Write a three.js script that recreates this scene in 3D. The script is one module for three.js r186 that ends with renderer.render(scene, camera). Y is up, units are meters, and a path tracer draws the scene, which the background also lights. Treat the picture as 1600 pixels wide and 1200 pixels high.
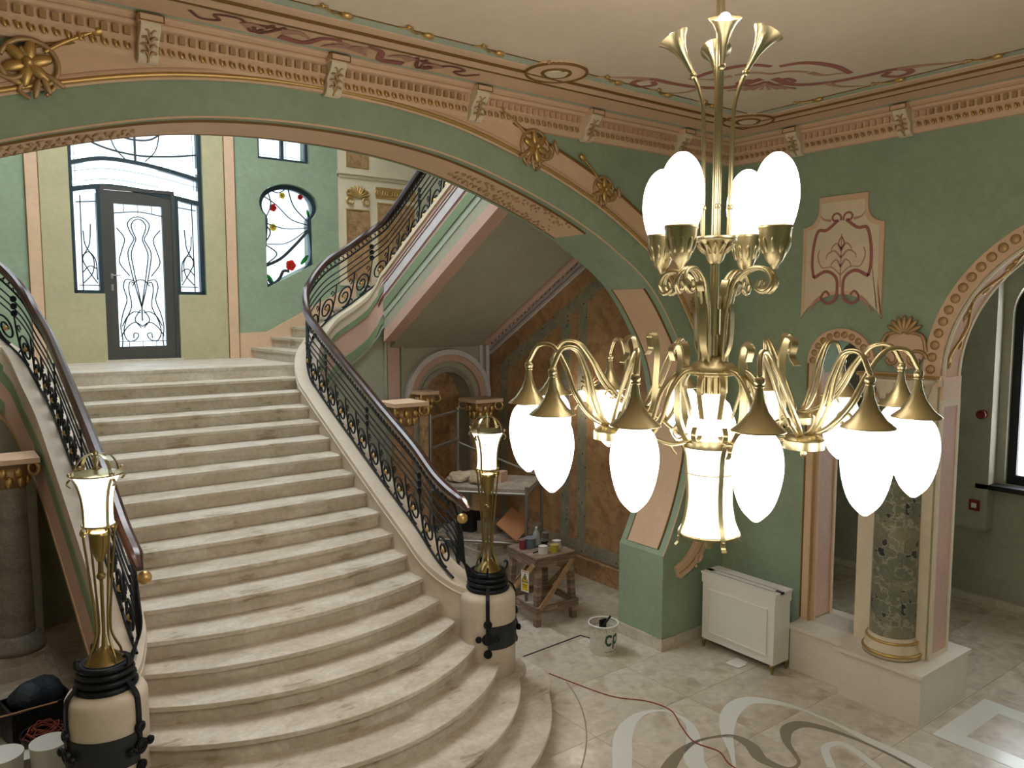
import * as THREE from 'three';
import { mergeGeometries } from 'three/addons/utils/BufferGeometryUtils.js';
import { RectAreaLightUniformsLib } from 'three/addons/lights/RectAreaLightUniformsLib.js';
RectAreaLightUniformsLib.init();

// ---------- camera, daylight, exposure ----------
const scene = new THREE.Scene();
const camera = new THREE.PerspectiveCamera(2 * Math.atan(600 / 1220) * 180 / Math.PI, 1600 / 1200, 0.05, 200);
{
  const P = 5.1 * Math.PI / 180, Y = 36.9 * Math.PI / 180;
  camera.position.set(0, 3.7, 0);
  camera.up.set(0, 1, 0);
  camera.lookAt(Math.sin(Y) * Math.cos(P), 3.7 - Math.sin(P), -Math.cos(Y) * Math.cos(P));
}
const renderer = new THREE.WebGLRenderer({ antialias: true });
renderer.toneMapping = THREE.LinearToneMapping;
renderer.toneMappingExposure = 1.14;
renderer.shadowMap.enabled = true;
scene.background = new THREE.Color(0.88, 0.95, 1.0);     // bright overcast sky outside the windows
scene.backgroundIntensity = 7.6;
const GLOBE_CD = 0.5, LAMP_COLOR = new THREE.Color(1.0, 0.9, 0.79);

// ---------- random, noise, textures ----------
let seed = 12345;
const rnd = () => { seed = (seed * 1664525 + 1013904223) >>> 0; return seed / 4294967296; };
const rr = (a, b) => a + (b - a) * rnd();
function lattice(n, s) { const a = new Float32Array(n * n); let q = s >>> 0; for (let i = 0; i < a.length; i++) { q = (q * 1664525 + 1013904223) >>> 0; a[i] = q / 4294967296; } return a; }
function noiseField(size, cells, s) {
  const L = lattice(cells, s), out = new Float32Array(size * size);
  for (let y = 0; y < size; y++) for (let x = 0; x < size; x++) {
    const u = x / size * cells, v = y / size * cells, i = Math.floor(u), j = Math.floor(v);
    let f = u - i, g = v - j; f = f * f * (3 - 2 * f); g = g * g * (3 - 2 * g);
    const a = L[(j % cells) * cells + i % cells], b = L[(j % cells) * cells + (i + 1) % cells], c = L[((j + 1) % cells) * cells + i % cells], d = L[((j + 1) % cells) * cells + (i + 1) % cells];
    out[y * size + x] = (a * (1 - f) + b * f) * (1 - g) + (c * (1 - f) + d * f) * g;
  }
  return out;
}
function fbm(size, c0, oct, s) { const o = new Float32Array(size * size); let amp = .5, tot = 0; for (let k = 0; k < oct; k++) { const n = noiseField(size, Math.min(size, c0 << k), s + k * 77); for (let i = 0; i < o.length; i++) o[i] += n[i] * amp; tot += amp; amp *= .5; } for (let i = 0; i < o.length; i++) o[i] /= tot; return o; }
function dataTex(size, fn, srgb = true) {
  const d = new Uint8Array(size * size * 4);
  for (let i = 0; i < size * size; i++) { const c = fn(i % size, (i / size) | 0, i); d[i * 4] = Math.max(0, Math.min(255, c[0])); d[i * 4 + 1] = Math.max(0, Math.min(255, c[1])); d[i * 4 + 2] = Math.max(0, Math.min(255, c[2])); d[i * 4 + 3] = 255; }
  const t = new THREE.DataTexture(d, size, size, THREE.RGBAFormat); t.wrapS = t.wrapT = THREE.RepeatWrapping; t.magFilter = THREE.LinearFilter; t.minFilter = THREE.LinearMipmapLinearFilter; t.generateMipmaps = true;
  if (srgb) t.colorSpace = THREE.SRGBColorSpace; t.needsUpdate = true; return t;
}
const mix = (a, b, t) => [a[0] + (b[0] - a[0]) * t, a[1] + (b[1] - a[1]) * t, a[2] + (b[2] - a[2]) * t];
const sm = (a, b, x) => { x = Math.max(0, Math.min(1, (x - a) / (b - a))); return x * x * (3 - 2 * x); };
const hex = (h) => [(h >> 16) & 255, (h >> 8) & 255, h & 255];
const S = 512, nA = fbm(S, 4, 6, 11), nB = fbm(S, 8, 5, 501), nC = fbm(S, 32, 4, 907), nD = fbm(S, 3, 4, 1333);
// mottled plaster / paint
const plasterTex = (h, amp) => { const b = hex(h); return dataTex(S, (x, y, i) => { const k = 1 + (nA[i] - .5) * amp + (nC[i] - .5) * amp * .8; return [b[0] * k, b[1] * k, b[2] * k]; }); };
// pale marble with soft cloud and veins
function marbleTex(h1, h2, h3, vein) { const a = hex(h1), b = hex(h2), c = hex(h3); return dataTex(S, (x, y, i) => { let col = mix(a, b, sm(.3, .7, nA[i])); col = mix(col, c, sm(.55, .8, nB[i]) * .7); const v = 1 - Math.abs(nD[i] * .6 + nB[i] * .4 - .5) * 26; if (v > 0) col = mix(col, c, v * vein); const g = 1 + (nC[i] - .5) * .14; return [col[0] * g, col[1] * g, col[2] * g]; }); }
// travertine with streaks along u
const traverTex = (h1, h2, h3) => { const a = hex(h1), b = hex(h2), c = hex(h3); return dataTex(S, (x, y, i) => { const s1 = nB[(y * S) + ((x >> 3) % S)], s2 = nC[y * S + ((x >> 2) % S)]; let col = mix(a, b, sm(.3, .7, s1 * .6 + nA[i] * .4)); col = mix(col, c, sm(.56, .72, s2 * .5 + nA[i] * .5) * .6); const g = 1 + (nC[i] - .5) * .16; return [col[0] * g, col[1] * g, col[2] * g]; }); };
// breccia: grey-green ground, white curls, dark angular clasts
function brecciaTex(ground, ground2, dark, pale, nClast, clastR) {
  const pts = []; let q = 4242; const r2 = () => { q = (q * 1664525 + 1013904223) >>> 0; return q / 4294967296; };
  for (let k = 0; k < nClast; k++) pts.push([r2() * S, r2() * S, (.18 + r2() * r2() * 1.6) * clastR, r2() * 6.28, .5 + r2() * .5]);
  const g1 = hex(ground), g2 = hex(ground2), dk = hex(dark), pl = hex(pale);
  const clast = new Float32Array(S * S);
  for (const [px, py, r, a, e] of pts) for (let yy = -r * 1.6 | 0; yy <= r * 1.6; yy++) for (let xx = -r * 1.6 | 0; xx <= r * 1.6; xx++) {
    const u = xx * Math.cos(a) + yy * Math.sin(a), v = (-xx * Math.sin(a) + yy * Math.cos(a)) / e, X = ((px + xx) % S + S) % S | 0, Y = ((py + yy) % S + S) % S | 0;
    const d = Math.max(Math.abs(u), Math.abs(v), (Math.abs(u) + Math.abs(v)) * .72) / r + (nC[Y * S + X] - .5) * 1.5; if (d < 1) clast[Y * S + X] = Math.max(clast[Y * S + X], 1); else if (d < 1.25) clast[Y * S + X] = Math.max(clast[Y * S + X], .5);
  }
  return dataTex(S, (x, y, i) => { let col = mix(g1, g2, sm(.35, .65, nA[i])); const v = 1 - Math.abs(nB[i] - .52) * 22; if (v > 0) col = mix(col, pl, v * .75); const w = 1 - Math.abs(nC[i] - .5) * 16; if (w > 0) col = mix(col, pl, w * .35); if (clast[i] > .9) col = mix(dk, g1, nC[i] * .35); else if (clast[i] > .4) col = mix(col, pl, .6); return col; });
}
const woodTex = (h1, h2) => { const a = hex(h1), b = hex(h2); return dataTex(S, (x, y, i) => { const v = nC[((y * 1) % S) * S + (x >> 4)] * .6 + nA[y * S + (x >> 2)] * .4; return mix(a, b, sm(.3, .7, v)); }); };

function M(opt, tex, size = 1, bump = 0) {
  const m = new THREE.MeshPhysicalMaterial({ roughness: .75, ...opt });
  if (tex) { m.map = tex; m.userData.uv = 1 / size; if (bump) { m.bumpMap = tex; m.bumpScale = bump; } }
  return m;
}
const mat = {
  green: M({ color: 0xffffff, roughness: .85 }, plasterTex(0x91a288, .1), 1.6),
  greenDark: M({ color: 0xffffff, roughness: .85 }, plasterTex(0x7c8d6c, .1), 1.6),
  olive: M({ color: 0xffffff, roughness: .85 }, plasterTex(0xb9b08c, .08), 1.6),
  greyWall: M({ color: 0xffffff, roughness: .9 }, plasterTex(0xa8a290, .1), 1.8),
  greyGreen: M({ color: 0xffffff, roughness: .85 }, plasterTex(0xa5a38e, .08), 1.4),
  cream: M({ color: 0xffffff, roughness: .8 }, plasterTex(0xd8c9ae, .06), 1.5),
  ceiling: M({ color: 0xffffff, roughness: .9 }, plasterTex(0xcfc0aa, .06), 2),
  peach: M({ color: 0xffffff, roughness: .7 }, plasterTex(0xd6b494, .07), 1.2),
  peachDeep: M({ color: 0xc79f82, roughness: .7 }),
  pink: M({ color: 0xffffff, roughness: .7 }, plasterTex(0xc6a391, .09), 1),
  rose: M({ color: 0x9c6058, roughness: .75 }),
  roseLight: M({ color: 0xb58a78, roughness: .75 }),
  lavender: M({ color: 0xffffff, roughness: .7 }, plasterTex(0xcdc6c6, .07), 1),
  paleBlueGreen: M({ color: 0xffffff, roughness: .85 }, plasterTex(0xaab3a0, .07), 1.2),
  redLine: M({ color: 0x7a4a40, roughness: .8 }),
  gold: M({ color: 0xc6a468, metalness: .8, roughness: .4 }),
  goldOld: M({ color: 0xb3936a, metalness: .5, roughness: .5 }),
  goldLine: M({ color: 0x7c5a2c, metalness: .3, roughness: .55 }),
  brass: M({ color: 0xb7aa84, metalness: 1, roughness: .29 }),
  brassDark: M({ color: 0x9c8858, metalness: 1, roughness: .3 }),
  iron: M({ color: 0x23262a, metalness: .7, roughness: .42 }),
  ironFlat: M({ color: 0x2b2e2e, metalness: .3, roughness: .6 }),
  wood: M({ color: 0xffffff, roughness: .28, clearcoat: .5, clearcoatRoughness: .2 }, woodTex(0x2c1812, 0x45271d), .6),
  rough_wood: M({ color: 0xffffff, roughness: .9 }, woodTex(0x6f5a4a, 0x9b8570), .5, .002),
  paleWood: M({ color: 0xffffff, roughness: .9 }, woodTex(0x9a7856, 0xb8946c), .5),
  stone: M({ color: 0xffffff, roughness: .55 }, traverTex(0xcdc3b3, 0xb9ab96, 0x8b785f), 1.0),
  parapet: M({ color: 0xffffff, roughness: .6 }, plasterTex(0xcfbfab, .07), 1.2),
  floor: M({ color: 0xffffff, roughness: .22 }, marbleTex(0xc9bfae, 0xbfb4a1, 0xab9d88, .3), 1.7),
  floorB: M({ color: 0xffffff, roughness: .26 }, marbleTex(0xc4b9a7, 0xb8ac98, 0xa59781, .3), 2.1),
  joint: M({ color: 0x8d8270, roughness: .8 }),
  inlayWhite: M({ color: 0xd6d6cd, roughness: .2 }),
  inlayGrey: M({ color: 0x857a68, roughness: .24 }),
  pedestal: M({ color: 0xffffff, roughness: .4 }, plasterTex(0xdad0c0, .05), 1.3),
  breccia: M({ color: 0xffffff, roughness: .3 }, brecciaTex(0x676b5a, 0x857f68, 0x24292c, 0xb3ab92, 24, 20), .95),
  brecciaBand: M({ color: 0xffffff, roughness: .4 }, brecciaTex(0x7f7f6c, 0x94896f, 0x2f3335, 0xa8a088, 30, 13), .7),
  tan: M({ color: 0xffffff, roughness: .38 }, marbleTex(0xb08a62, 0x9c7650, 0x86623f, .5), 1.3),
  tanPanel: M({ color: 0xffffff, roughness: .45 }, marbleTex(0xb08c63, 0xa07a52, 0x7b5a42, .6), .8),
  greyColumn: M({ color: 0xffffff, roughness: .45 }, brecciaTex(0x8a8378, 0x7b746a, 0x5d554c, 0xa39a8c, 60, 6), .5),
  white: M({ color: 0xded9cf, roughness: .55 }),
  whitePlastic: M({ color: 0xd8d6cf, roughness: .5 }),
  dark: M({ color: 0x17181a, roughness: .7 }),
  black: M({ color: 0x0d0e10, roughness: .5 }),
  frame: M({ color: 0x4a4844, roughness: .5, metalness: .2 }),
  frameBlue: M({ color: 0x2a3a42, roughness: .45, metalness: .2 }),
  lead: M({ color: 0x3b4044, roughness: .5, metalness: .3 }),
  pane: M({ color: 0xffffff, roughness: .08, transmission: 1, thickness: 0, ior: 1.45 }),
  obscured: M({ color: 0xb6bcc1, roughness: .15, transmission: 1, thickness: 0, ior: 1.45 }),   // milky leaded glass
  glassRed: M({ color: 0xd8392a, roughness: .2, transmission: .75, thickness: 0 }),
  glassYellow: M({ color: 0xe6d36a, roughness: .2, transmission: .75, thickness: 0 }),
  glassGreen: M({ color: 0x2f9a4c, roughness: .2, transmission: .75, thickness: 0 }),
  globe: M({ color: 0xf6f2ea, roughness: .35, emissive: new THREE.Color(1, .96, .9), emissiveIntensity: 3.2 }),
  lampGlass: M({ color: 0xf6f2ea, roughness: .35, emissive: new THREE.Color(1, .95, .87), emissiveIntensity: 2.6 }),
  steel: M({ color: 0x9a958c, metalness: .8, roughness: .4 }),
  dusty: M({ color: 0xffffff, roughness: .95 }, plasterTex(0x9c8f80, .35), .6),
  cloth: M({ color: 0xffffff, roughness: .95 }, plasterTex(0xb7a68c, .25), .3),
  terracotta: M({ color: 0xa3714c, roughness: .85 }),
  tinWhite: M({ color: 0xc9c5ba, roughness: .5 }), tinBlue: M({ color: 0x5b6770, roughness: .5 }), tinYellow: M({ color: 0xa99a34, roughness: .5 }), tinRed: M({ color: 0x7a2f35, roughness: .5 }), tinGrey: M({ color: 0x6c675f, roughness: .4, metalness: .5 }),
  bottle: M({ color: 0xb9c2c2, roughness: .2, transmission: .5, thickness: 0 }),
  red: M({ color: 0x7c1f24, roughness: .5 }), cable: M({ color: 0x8a3c26, roughness: .6 }), blueBag: M({ color: 0x1c2733, roughness: .6 }), paper: M({ color: 0xd9d6cd, roughness: .8 }),
};

// ---------- geometry helpers ----------
const V = (x, y, z) => new THREE.Vector3(x, y, z);
function fin(g, uv) {                     // non-indexed, position + normal + uv in metres by dominant axis
  if (g.index) g = g.toNonIndexed();
  if (!g.attributes.normal) g.computeVertexNormals();
  const p = g.attributes.position, n = g.attributes.normal, a = new Float32Array(p.count * 2), fn = new THREE.Vector3(), A = V(), B = V(), Cc = V();
  for (let i = 0; i < p.count; i += 3) {
    A.fromBufferAttribute(p, i); B.fromBufferAttribute(p, i + 1).sub(A); Cc.fromBufferAttribute(p, i + 2).sub(A); fn.crossVectors(B, Cc);
    const ax = Math.abs(fn.x), ay = Math.abs(fn.y), az = Math.abs(fn.z);
    for (let k = i; k < i + 3; k++) { const x = p.getX(k), y = p.getY(k), z = p.getZ(k); const [u, v] = ay >= ax && ay >= az ? [x, z] : ax >= az ? [z, y] : [x, y]; a[k * 2] = u; a[k * 2 + 1] = v; }
  }
  const out = new THREE.BufferGeometry(); out.setAttribute('position', p); out.setAttribute('normal', n);
  if (uv && g.attributes.uv) out.setAttribute('uv', g.attributes.uv); else out.setAttribute('uv', new THREE.BufferAttribute(a, 2));
  return out;
}
const merge = (list) => mergeGeometries(list.map((g) => fin(g)));
const used = {};
function numbered(name) { used[name] = (used[name] ?? -1) + 1; return used[name] ? name + '_' + String(used[name]).padStart(3, '0') : name; }
function mesh(name, geo, m, parent = scene, keepUV = false) {
  let g = Array.isArray(geo) ? merge(geo) : fin(geo, keepUV);
  if (m.userData.uv && !keepUV) { const u = g.attributes.uv, c = new Float32Array(u.array); for (let i = 0; i < c.length; i++) c[i] *= m.userData.uv; g.setAttribute('uv', new THREE.BufferAttribute(c, 2)); }
  const o = new THREE.Mesh(g, m); o.name = parent === scene ? numbered(name) : name; o.castShadow = o.receiveShadow = true; parent.add(o); return o;
}
function place(name, shared, parent, x = 0, y = 0, z = 0, ry = 0) { const o = new THREE.Mesh(shared.geometry, shared.material); o.name = name; o.castShadow = o.receiveShadow = true; o.position.set(x, y, z); o.rotation.y = ry; parent.add(o); return o; }
function proto(geo, m) { const d = new THREE.Group(); return mesh('proto', geo, m, d); }
function struct(name, geo, m, parent = scene) { const o = mesh(name, geo, m, parent); if (parent === scene) o.userData.kind = 'structure'; return o; }
function sgroup(name) { const g = new THREE.Group(); g.name = numbered(name); g.userData.kind = 'structure'; scene.add(g); return g; }
function thing(name, label, category, [x, y, z] = [0, 0, 0], ry = 0, group) { const g = new THREE.Group(); g.name = numbered(name); g.position.set(x, y, z); g.rotation.y = ry; g.userData = { label, category }; if (group) g.userData.group = group; scene.add(g); return g; }
function tag(o, label, category, group) { o.userData = { label, category }; if (group) o.userData.group = group; return o; }
const box = (w, h, d, x = 0, y = 0, z = 0) => new THREE.BoxGeometry(w, h, d).translate(x, y, z);
const bx = (x0, x1, y0, y1, z0, z1) => new THREE.BoxGeometry(x1 - x0, y1 - y0, z1 - z0).translate((x0 + x1) / 2, (y0 + y1) / 2, (z0 + z1) / 2);
const cyl = (r0, r1, h, seg = 24, x = 0, y = 0, z = 0) => new THREE.CylinderGeometry(r1, r0, h, seg).translate(x, y + h / 2, z);   // r0 bottom, r1 top, from y up
const sph = (r, x = 0, y = 0, z = 0, a = 16, b = 12) => new THREE.SphereGeometry(r, a, b).translate(x, y, z);
const lathe = (pts, seg = 32) => new THREE.LatheGeometry(pts.map(([r, y]) => new THREE.Vector2(r, y)), seg);
const curve = (pts, closed = false) => new THREE.CatmullRomCurve3(pts.map((p) => p.isVector3 ? p : V(...p)), closed, 'centripetal');
const tube = (pts, r, seg = 32, rad = 7, closed = false) => new THREE.TubeGeometry(curve(pts, closed), seg, r, rad, closed);
const rod = (a, b, r, seg = 8) => { const A = V(...a), B = V(...b), d = B.clone().sub(A), g = new THREE.CylinderGeometry(r, r, d.length(), seg); g.applyQuaternion(new THREE.Quaternion().setFromUnitVectors(V(0, 1, 0), d.clone().normalize())); const c = A.add(B).multiplyScalar(.5); return g.translate(c.x, c.y, c.z); };
function loft(secs, closed = false) {        // secs: arrays of K corner points (loop); hard edges between sides, smooth along
  const K = secs[0].length, n = secs.length, gs = [];
  for (let k = 0; k < K; k++) {
    const pos = [], idx = []; for (const s of secs) { const a = s[k], b = s[(k + 1) % K]; pos.push(a.x, a.y, a.z, b.x, b.y, b.z); }
    for (let i = 0; i < n - (closed ? 0 : 1); i++) { const p = i * 2, q = ((i + 1) % n) * 2; idx.push(p, p + 1, q + 1, p, q + 1, q); }
    const g = new THREE.BufferGeometry(); g.setAttribute('position', new THREE.Float32BufferAttribute(pos, 3)); g.setIndex(idx); g.computeVertexNormals(); gs.push(fin(g));
  }
  if (!closed) for (const [s, flip] of [[secs[0], 1], [secs[n - 1], 0]]) { const pos = []; for (let k = 1; k < K - 1; k++) { const t = flip ? [s[0], s[k + 1], s[k]] : [s[0], s[k], s[k + 1]]; for (const v of t) pos.push(v.x, v.y, v.z); } const g = new THREE.BufferGeometry(); g.setAttribute('position', new THREE.Float32BufferAttribute(pos, 3)); g.computeVertexNormals(); gs.push(fin(g)); }
  return mergeGeometries(gs);
}
// flat strip along points: thickness t along fixed N, width w (number or f(0..1)) across
function strip(pts, N, w, t, seg = 40, closed = false) {
  const c = curve(pts, closed), secs = [], n = closed ? seg : seg + 1;
  for (let i = 0; i < n; i++) { const u = i / seg, p = c.getPoint(u), T = c.getTangent(u), s = V().crossVectors(T, N).normalize().multiplyScalar((typeof w === 'function' ? Math.max(w(u), .0005) : w) / 2), h = N.clone().multiplyScalar(t / 2); secs.push([p.clone().add(s).add(h), p.clone().sub(s).add(h), p.clone().sub(s).sub(h), p.clone().add(s).sub(h)]); }
  return loft(secs, closed);
}
function shapeGeo(pts, depth, bevel = 0) { const s = pts.isShape ? pts : new THREE.Shape(pts.map(([x, y]) => new THREE.Vector2(x, y))); return new THREE.ExtrudeGeometry(s, { depth, bevelEnabled: bevel > 0, bevelSize: bevel, bevelThickness: bevel, bevelSegments: 2, curveSegments: 24 }); }
const spiral = (cx, cy, r0, r1, a0, a1, n = 24) => Array.from({ length: n + 1 }, (_, i) => { const t = i / n, a = a0 + (a1 - a0) * t, r = r0 + (r1 - r0) * t; return [cx + r * Math.cos(a), cy + r * Math.sin(a)]; });
const XC = 2.53, ZF = -5.66, ZB = -6.33, XR = 7.33, XL = 2 * XC - XR, CEIL = 5.6, ZBACK = -12.7, ZHALL = 1.76, TOP = 8.6;

// ---------- floor ----------
{
  const fl = sgroup('floor');
  mesh('joint_bed', bx(XL - .6, 11.2, -.12, -.004, -12.7, ZHALL + .3), mat.joint, fl);
  const protos = [];
  const W = 1.2, D = .82;
  for (const m of [mat.floor, mat.floorB]) protos.push([0, 1, 2].map((k) => { const g = fin(box(W - .004, .03, D - .004, 0, -.015, 0)); const u = g.attributes.uv; for (let i = 0; i < u.count; i++) u.setXY(i, (u.getX(i) + k * 1.37) , (u.getY(i) + k * .61)); const d = new THREE.Group(); const o = mesh('p', g, m, d, true); const uu = o.geometry.attributes.uv; for (let i = 0; i < uu.count; i++) uu.setXY(i, uu.getX(i) * m.userData.uv, uu.getY(i) * m.userData.uv); return o; }));
  let n = 0;
  for (let i = 0; i < 12; i++) for (let j = 0; j < 18; j++) {
    const x = XL + W / 2 + i * W - .4, z = ZHALL - D / 2 - j * D;
    if (z < -12.2) continue;
    const set = protos[n++ % 3 ? 0 : 1];
    place('slab', set[(i * 7 + j * 3) % 3], fl, x, 0, z);
  }
  // inlaid marble ribbons, flush with the slabs
  const UP = V(0, 1, 0), inl = (pts, w, m) => mesh('inlay', strip(pts.map(([x, z]) => [x, .0006, z]), UP, w, .0012, 70), m, fl);
  inl([[4.1, -4.05], [4.45, -4.4], [4.8, -4.72], [5.12, -4.84], [5.36, -4.75], [5.36, -4.47], [5.12, -4.2], [4.92, -4.03], [4.85, -3.8], [5.05, -3.75], [5.25, -3.9], [5.5, -4.15], [5.85, -4.37], [6.15, -4.4], [6.36, -4.15], [6.42, -3.8], [6.4, -3.4], [6.35, -2.9], [6.2, -2.2], [5.9, -1.6]], (t) => .1 + .07 * Math.sin(t * 22), mat.inlayWhite);
  inl([[4.5, -4.0], [4.77, -4.14], [5.05, -4.22], [5.3, -4.2], [5.5, -4.08], [5.5, -3.9], [5.4, -3.72], [5.45, -3.5], [5.6, -3.5], [5.8, -3.75], [6.0, -3.87], [6.18, -3.83], [6.3, -3.55], [6.32, -3.1], [6.2, -2.6], [5.9, -2.1]], (t) => .075 + .045 * Math.sin(t * 19 + 1), mat.inlayGrey);
  inl([[5.75, -3.3], [6.0, -3.5], [6.15, -3.45], [6.1, -3.2], [5.95, -2.9], [5.7, -2.6]], .07, mat.inlayWhite);
  const fr = (x0, x1, z0, z1, w) => { for (const g of [bx(x0, x1, 0, .0012, z0, z0 + w), bx(x0, x1, 0, .0012, z1 - w, z1), bx(x0, x0 + w, 0, .0012, z0 + w, z1 - w), bx(x1 - w, x1, 0, .0012, z0 + w, z1 - w)]) mesh('inlay', g, mat.inlayWhite, fl); };
  fr(6.94, 8.0, -3.05, -1.0, .2);
  // arc let into the floor round the lowest step, and the cut edge of the bare patch
  mesh('inlay', strip(Array.from({ length: 30 }, (_, i) => { const a = -.62 + i / 29 * 1.5; return [XC + 2.62 * Math.sin(a + .35), .0006, -6.62 + 2.62 * Math.cos(a + .35)]; }), UP, .012, .0012, 60), mat.joint, fl);
  for (const [a, b] of [[[5.0, -6.46], [5.88, -6.51]], [[5.88, -6.51], [5.99, -6.05]]]) mesh('floor_edge', strip([[a[0], .003, a[1]], [(a[0] + b[0]) / 2, .003, (a[1] + b[1]) / 2], [b[0], .003, b[1]]], UP, .016, .006, 4), mat.dark, fl);
}

// ---------- arch wall between hall and stairwell ----------
const HALF = [[0, 5.105], [.563, 5.085], [1.126, 5.011], [1.72, 4.858], [2.4, 4.62], [2.93, 4.37], [3.5, 4.0], [3.88, 3.54], [4.1, 3.15], [4.22, 2.65], [4.208, 2.222], [4.143, 1.891], [4.016, 1.527], [3.86, 1.2], [3.78, 1.066]];
const archC = new THREE.CatmullRomCurve3([...HALF.slice(1).reverse().map(([x, y]) => V(XC - x, y, 0)), ...HALF.map(([x, y]) => V(XC + x, y, 0))], false, 'centripetal');
const NA = 240, ARCH = archC.getSpacedPoints(NA), ARN = ARCH.map((p, i) => { const a = ARCH[Math.max(0, i - 1)], b = ARCH[Math.min(NA, i + 1)]; return V(-(b.y - a.y), b.x - a.x, 0).normalize(); });   // outward from the opening
const archStrip = (i0, i1, o0, o1, z0, z1) => { const s = []; for (let i = i0; i <= i1; i++) { const p = ARCH[i], n = ARN[i]; const A = p.clone().addScaledVector(n, o0), B = p.clone().addScaledVector(n, o1); s.push([V(A.x, A.y, z0), V(B.x, B.y, z0), V(B.x, B.y, z1), V(A.x, A.y, z1)]); } return loft(s); };
{
  const pts = [[XL - .6, 0], [XC - 3.78, 0], ...ARCH.filter((_, i) => i % 2 === 0).map((p) => [p.x, p.y]), [XC + 3.78, 0], [XR + .6, 0], [XR + .6, TOP], [XL - .6, TOP]];
  const w = struct('wall_front', shapeGeo(pts, ZF - ZB).translate(0, 0, ZB), mat.green);
  // soffit panels: one over the crown, one down each side
  const idx = (x, y) => { let b = 0, d = 9; ARCH.forEach((p, i) => { const q = Math.hypot(p.x - x, p.y - y); if (q < d) { d = q; b = i; } }); return b; };
  const c0 = idx(XC - 2.72, 4.49), c1 = idx(XC + 2.72, 4.49), s0 = idx(XC + 3.52, 4.0), s1 = idx(XC + 3.83, 1.12), t0 = NA - s1, t1 = NA - s0;
  for (const [a, b] of [[c0, c1], [s0, s1], [t0, t1]]) { const p = mesh('soffit_panel', archStrip(a, b, -.012, .01, ZB + .1, ZF - .1), mat.peach, w); mesh('panel_edge', archStrip(a, b, -.016, .004, ZF - .106, ZF - .092), mat.goldLine, p); mesh('panel_edge', archStrip(a, b, -.016, .004, ZB + .092, ZB + .106), mat.goldLine, p); }
  mesh('arris_line', archStrip(0, NA, -.004, .008, ZF - .006, ZF + .004), mat.peach, w);
  // gilded sprigs on the crown panel ends
  for (const sgn of [-1, 1]) { const gs = []; for (let k = 0; k < 150; k++) { const u = k / 149, i = Math.round((sgn > 0 ? c1 - 3 - u * 22 : c0 + 3 + u * 22)), p = ARCH[i], n = ARN[i], spread = .22 * (1 - u * .75); const z = (ZF + ZB) / 2 + (k % 2 ? 1 : -1) * (.04 + spread * rnd()); gs.push(new THREE.SphereGeometry(rr(.009, .018), 6, 4).scale(1.6, .6, 1).rotateZ(rr(0, 3)).translate(p.x - n.x * .016, p.y - n.y * .016, z)); } mesh('gilded_sprig', gs, mat.goldOld, w); }
  // archivolt: peach band with gilt edge rolls
  const a0 = idx(XC - 4.15, 1.95), a1 = NA - a0, band = mesh('archivolt', archStrip(a0, a1, .26, .5, ZF, ZF + .035), mat.peach, w);
  const roll = (o, r, m, z) => { const p = []; for (let i = a0; i <= a1; i += 3) p.push([ARCH[i].x + ARN[i].x * o, ARCH[i].y + ARN[i].y * o, z]); return mesh('edge_roll', tube(p, r, 200, 8), m, band); };
  roll(.27, .016, mat.gold, ZF + .035); roll(.25, .012, mat.peach, ZF + .02); roll(.49, .013, mat.goldLine, ZF + .035); roll(.305, .007, mat.peachDeep, ZF + .036);
  // scrolled feet of the archivolt
  for (const s of [-1, 1]) { const q = [[4.5, 1.62], [4.44, 1.3], [4.33, 1.08], [4.16, .93], [3.98, .85]].map(([x, y]) => [XC + s * x, y, ZF + .03]); mesh('archivolt_foot', [strip(q, V(0, 0, 1), (t) => .22 - .09 * t, .06, 24), new THREE.TorusGeometry(.045, .016, 8, 20).translate(XC + s * 4.3, .97, ZF + .06), ...[0, 1, 2].map((k) => sph(.022, XC + s * (4.27 + k * .05), .88 + k * .045, ZF + .05, 8, 6))], mat.peach, w); mesh('archivolt_foot_line', strip(q.map(([x, y, z]) => [x, y, z + .034]), V(0, 0, 1), .012, .008, 24), mat.gold, w); }
  // flower clusters with a bud shoot on the outer edge of the band
  const flower = (x, y, rot, sc, s) => {
    const g = new THREE.Group(); g.name = 'flower_relief'; g.position.set(x, y, ZF + .05); g.rotation.z = rot; g.scale.set(sc * s, sc, sc); w.add(g);
    const pet = []; for (let k = 0; k < 6; k++) { const a = k / 6 * 6.283; pet.push(new THREE.SphereGeometry(.05, 10, 8).scale(1.35, .62, .5).translate(.06, 0, 0).rotateZ(a)); }
    mesh('petal_ring', pet, mat.gold, g); mesh('flower_centre', sph(.026, 0, 0, .03, 10, 8), mat.gold, g);
    mesh('scroll_leaf', [tube(spiral(-.02, -.02, .15, .1, .6, 4.6).map(([a, b]) => [a, b, 0]), .014, 30, 6), tube(spiral(.1, .02, .11, .04, 2.6, 7.5).map(([a, b]) => [a, b, .01]), .012, 30, 6), tube([[-.06, -.08, 0], [-.08, -.13, 0], [-.02, -.17, 0]], .012, 12, 6), tube([[.05, -.08, 0], [.09, -.12, 0], [.06, -.17, 0]], .012, 12, 6), ...[0, 1, 2].map((k) => new THREE.SphereGeometry(.035, 8, 6).scale(1.7, .45, .4).rotateZ(-2.2 + k * .6).translate(-.09 + .05 * k, -.11 - .01 * k, .01)), ...[0, 1, 2, 3].map((k) => new THREE.SphereGeometry(.04, 8, 6).scale(1.5, .5, .4).rotateZ(.8 + k * .5).translate(.1 + .03 * k, -.06 + .05 * k, 0))], mat.goldOld, g);
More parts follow.
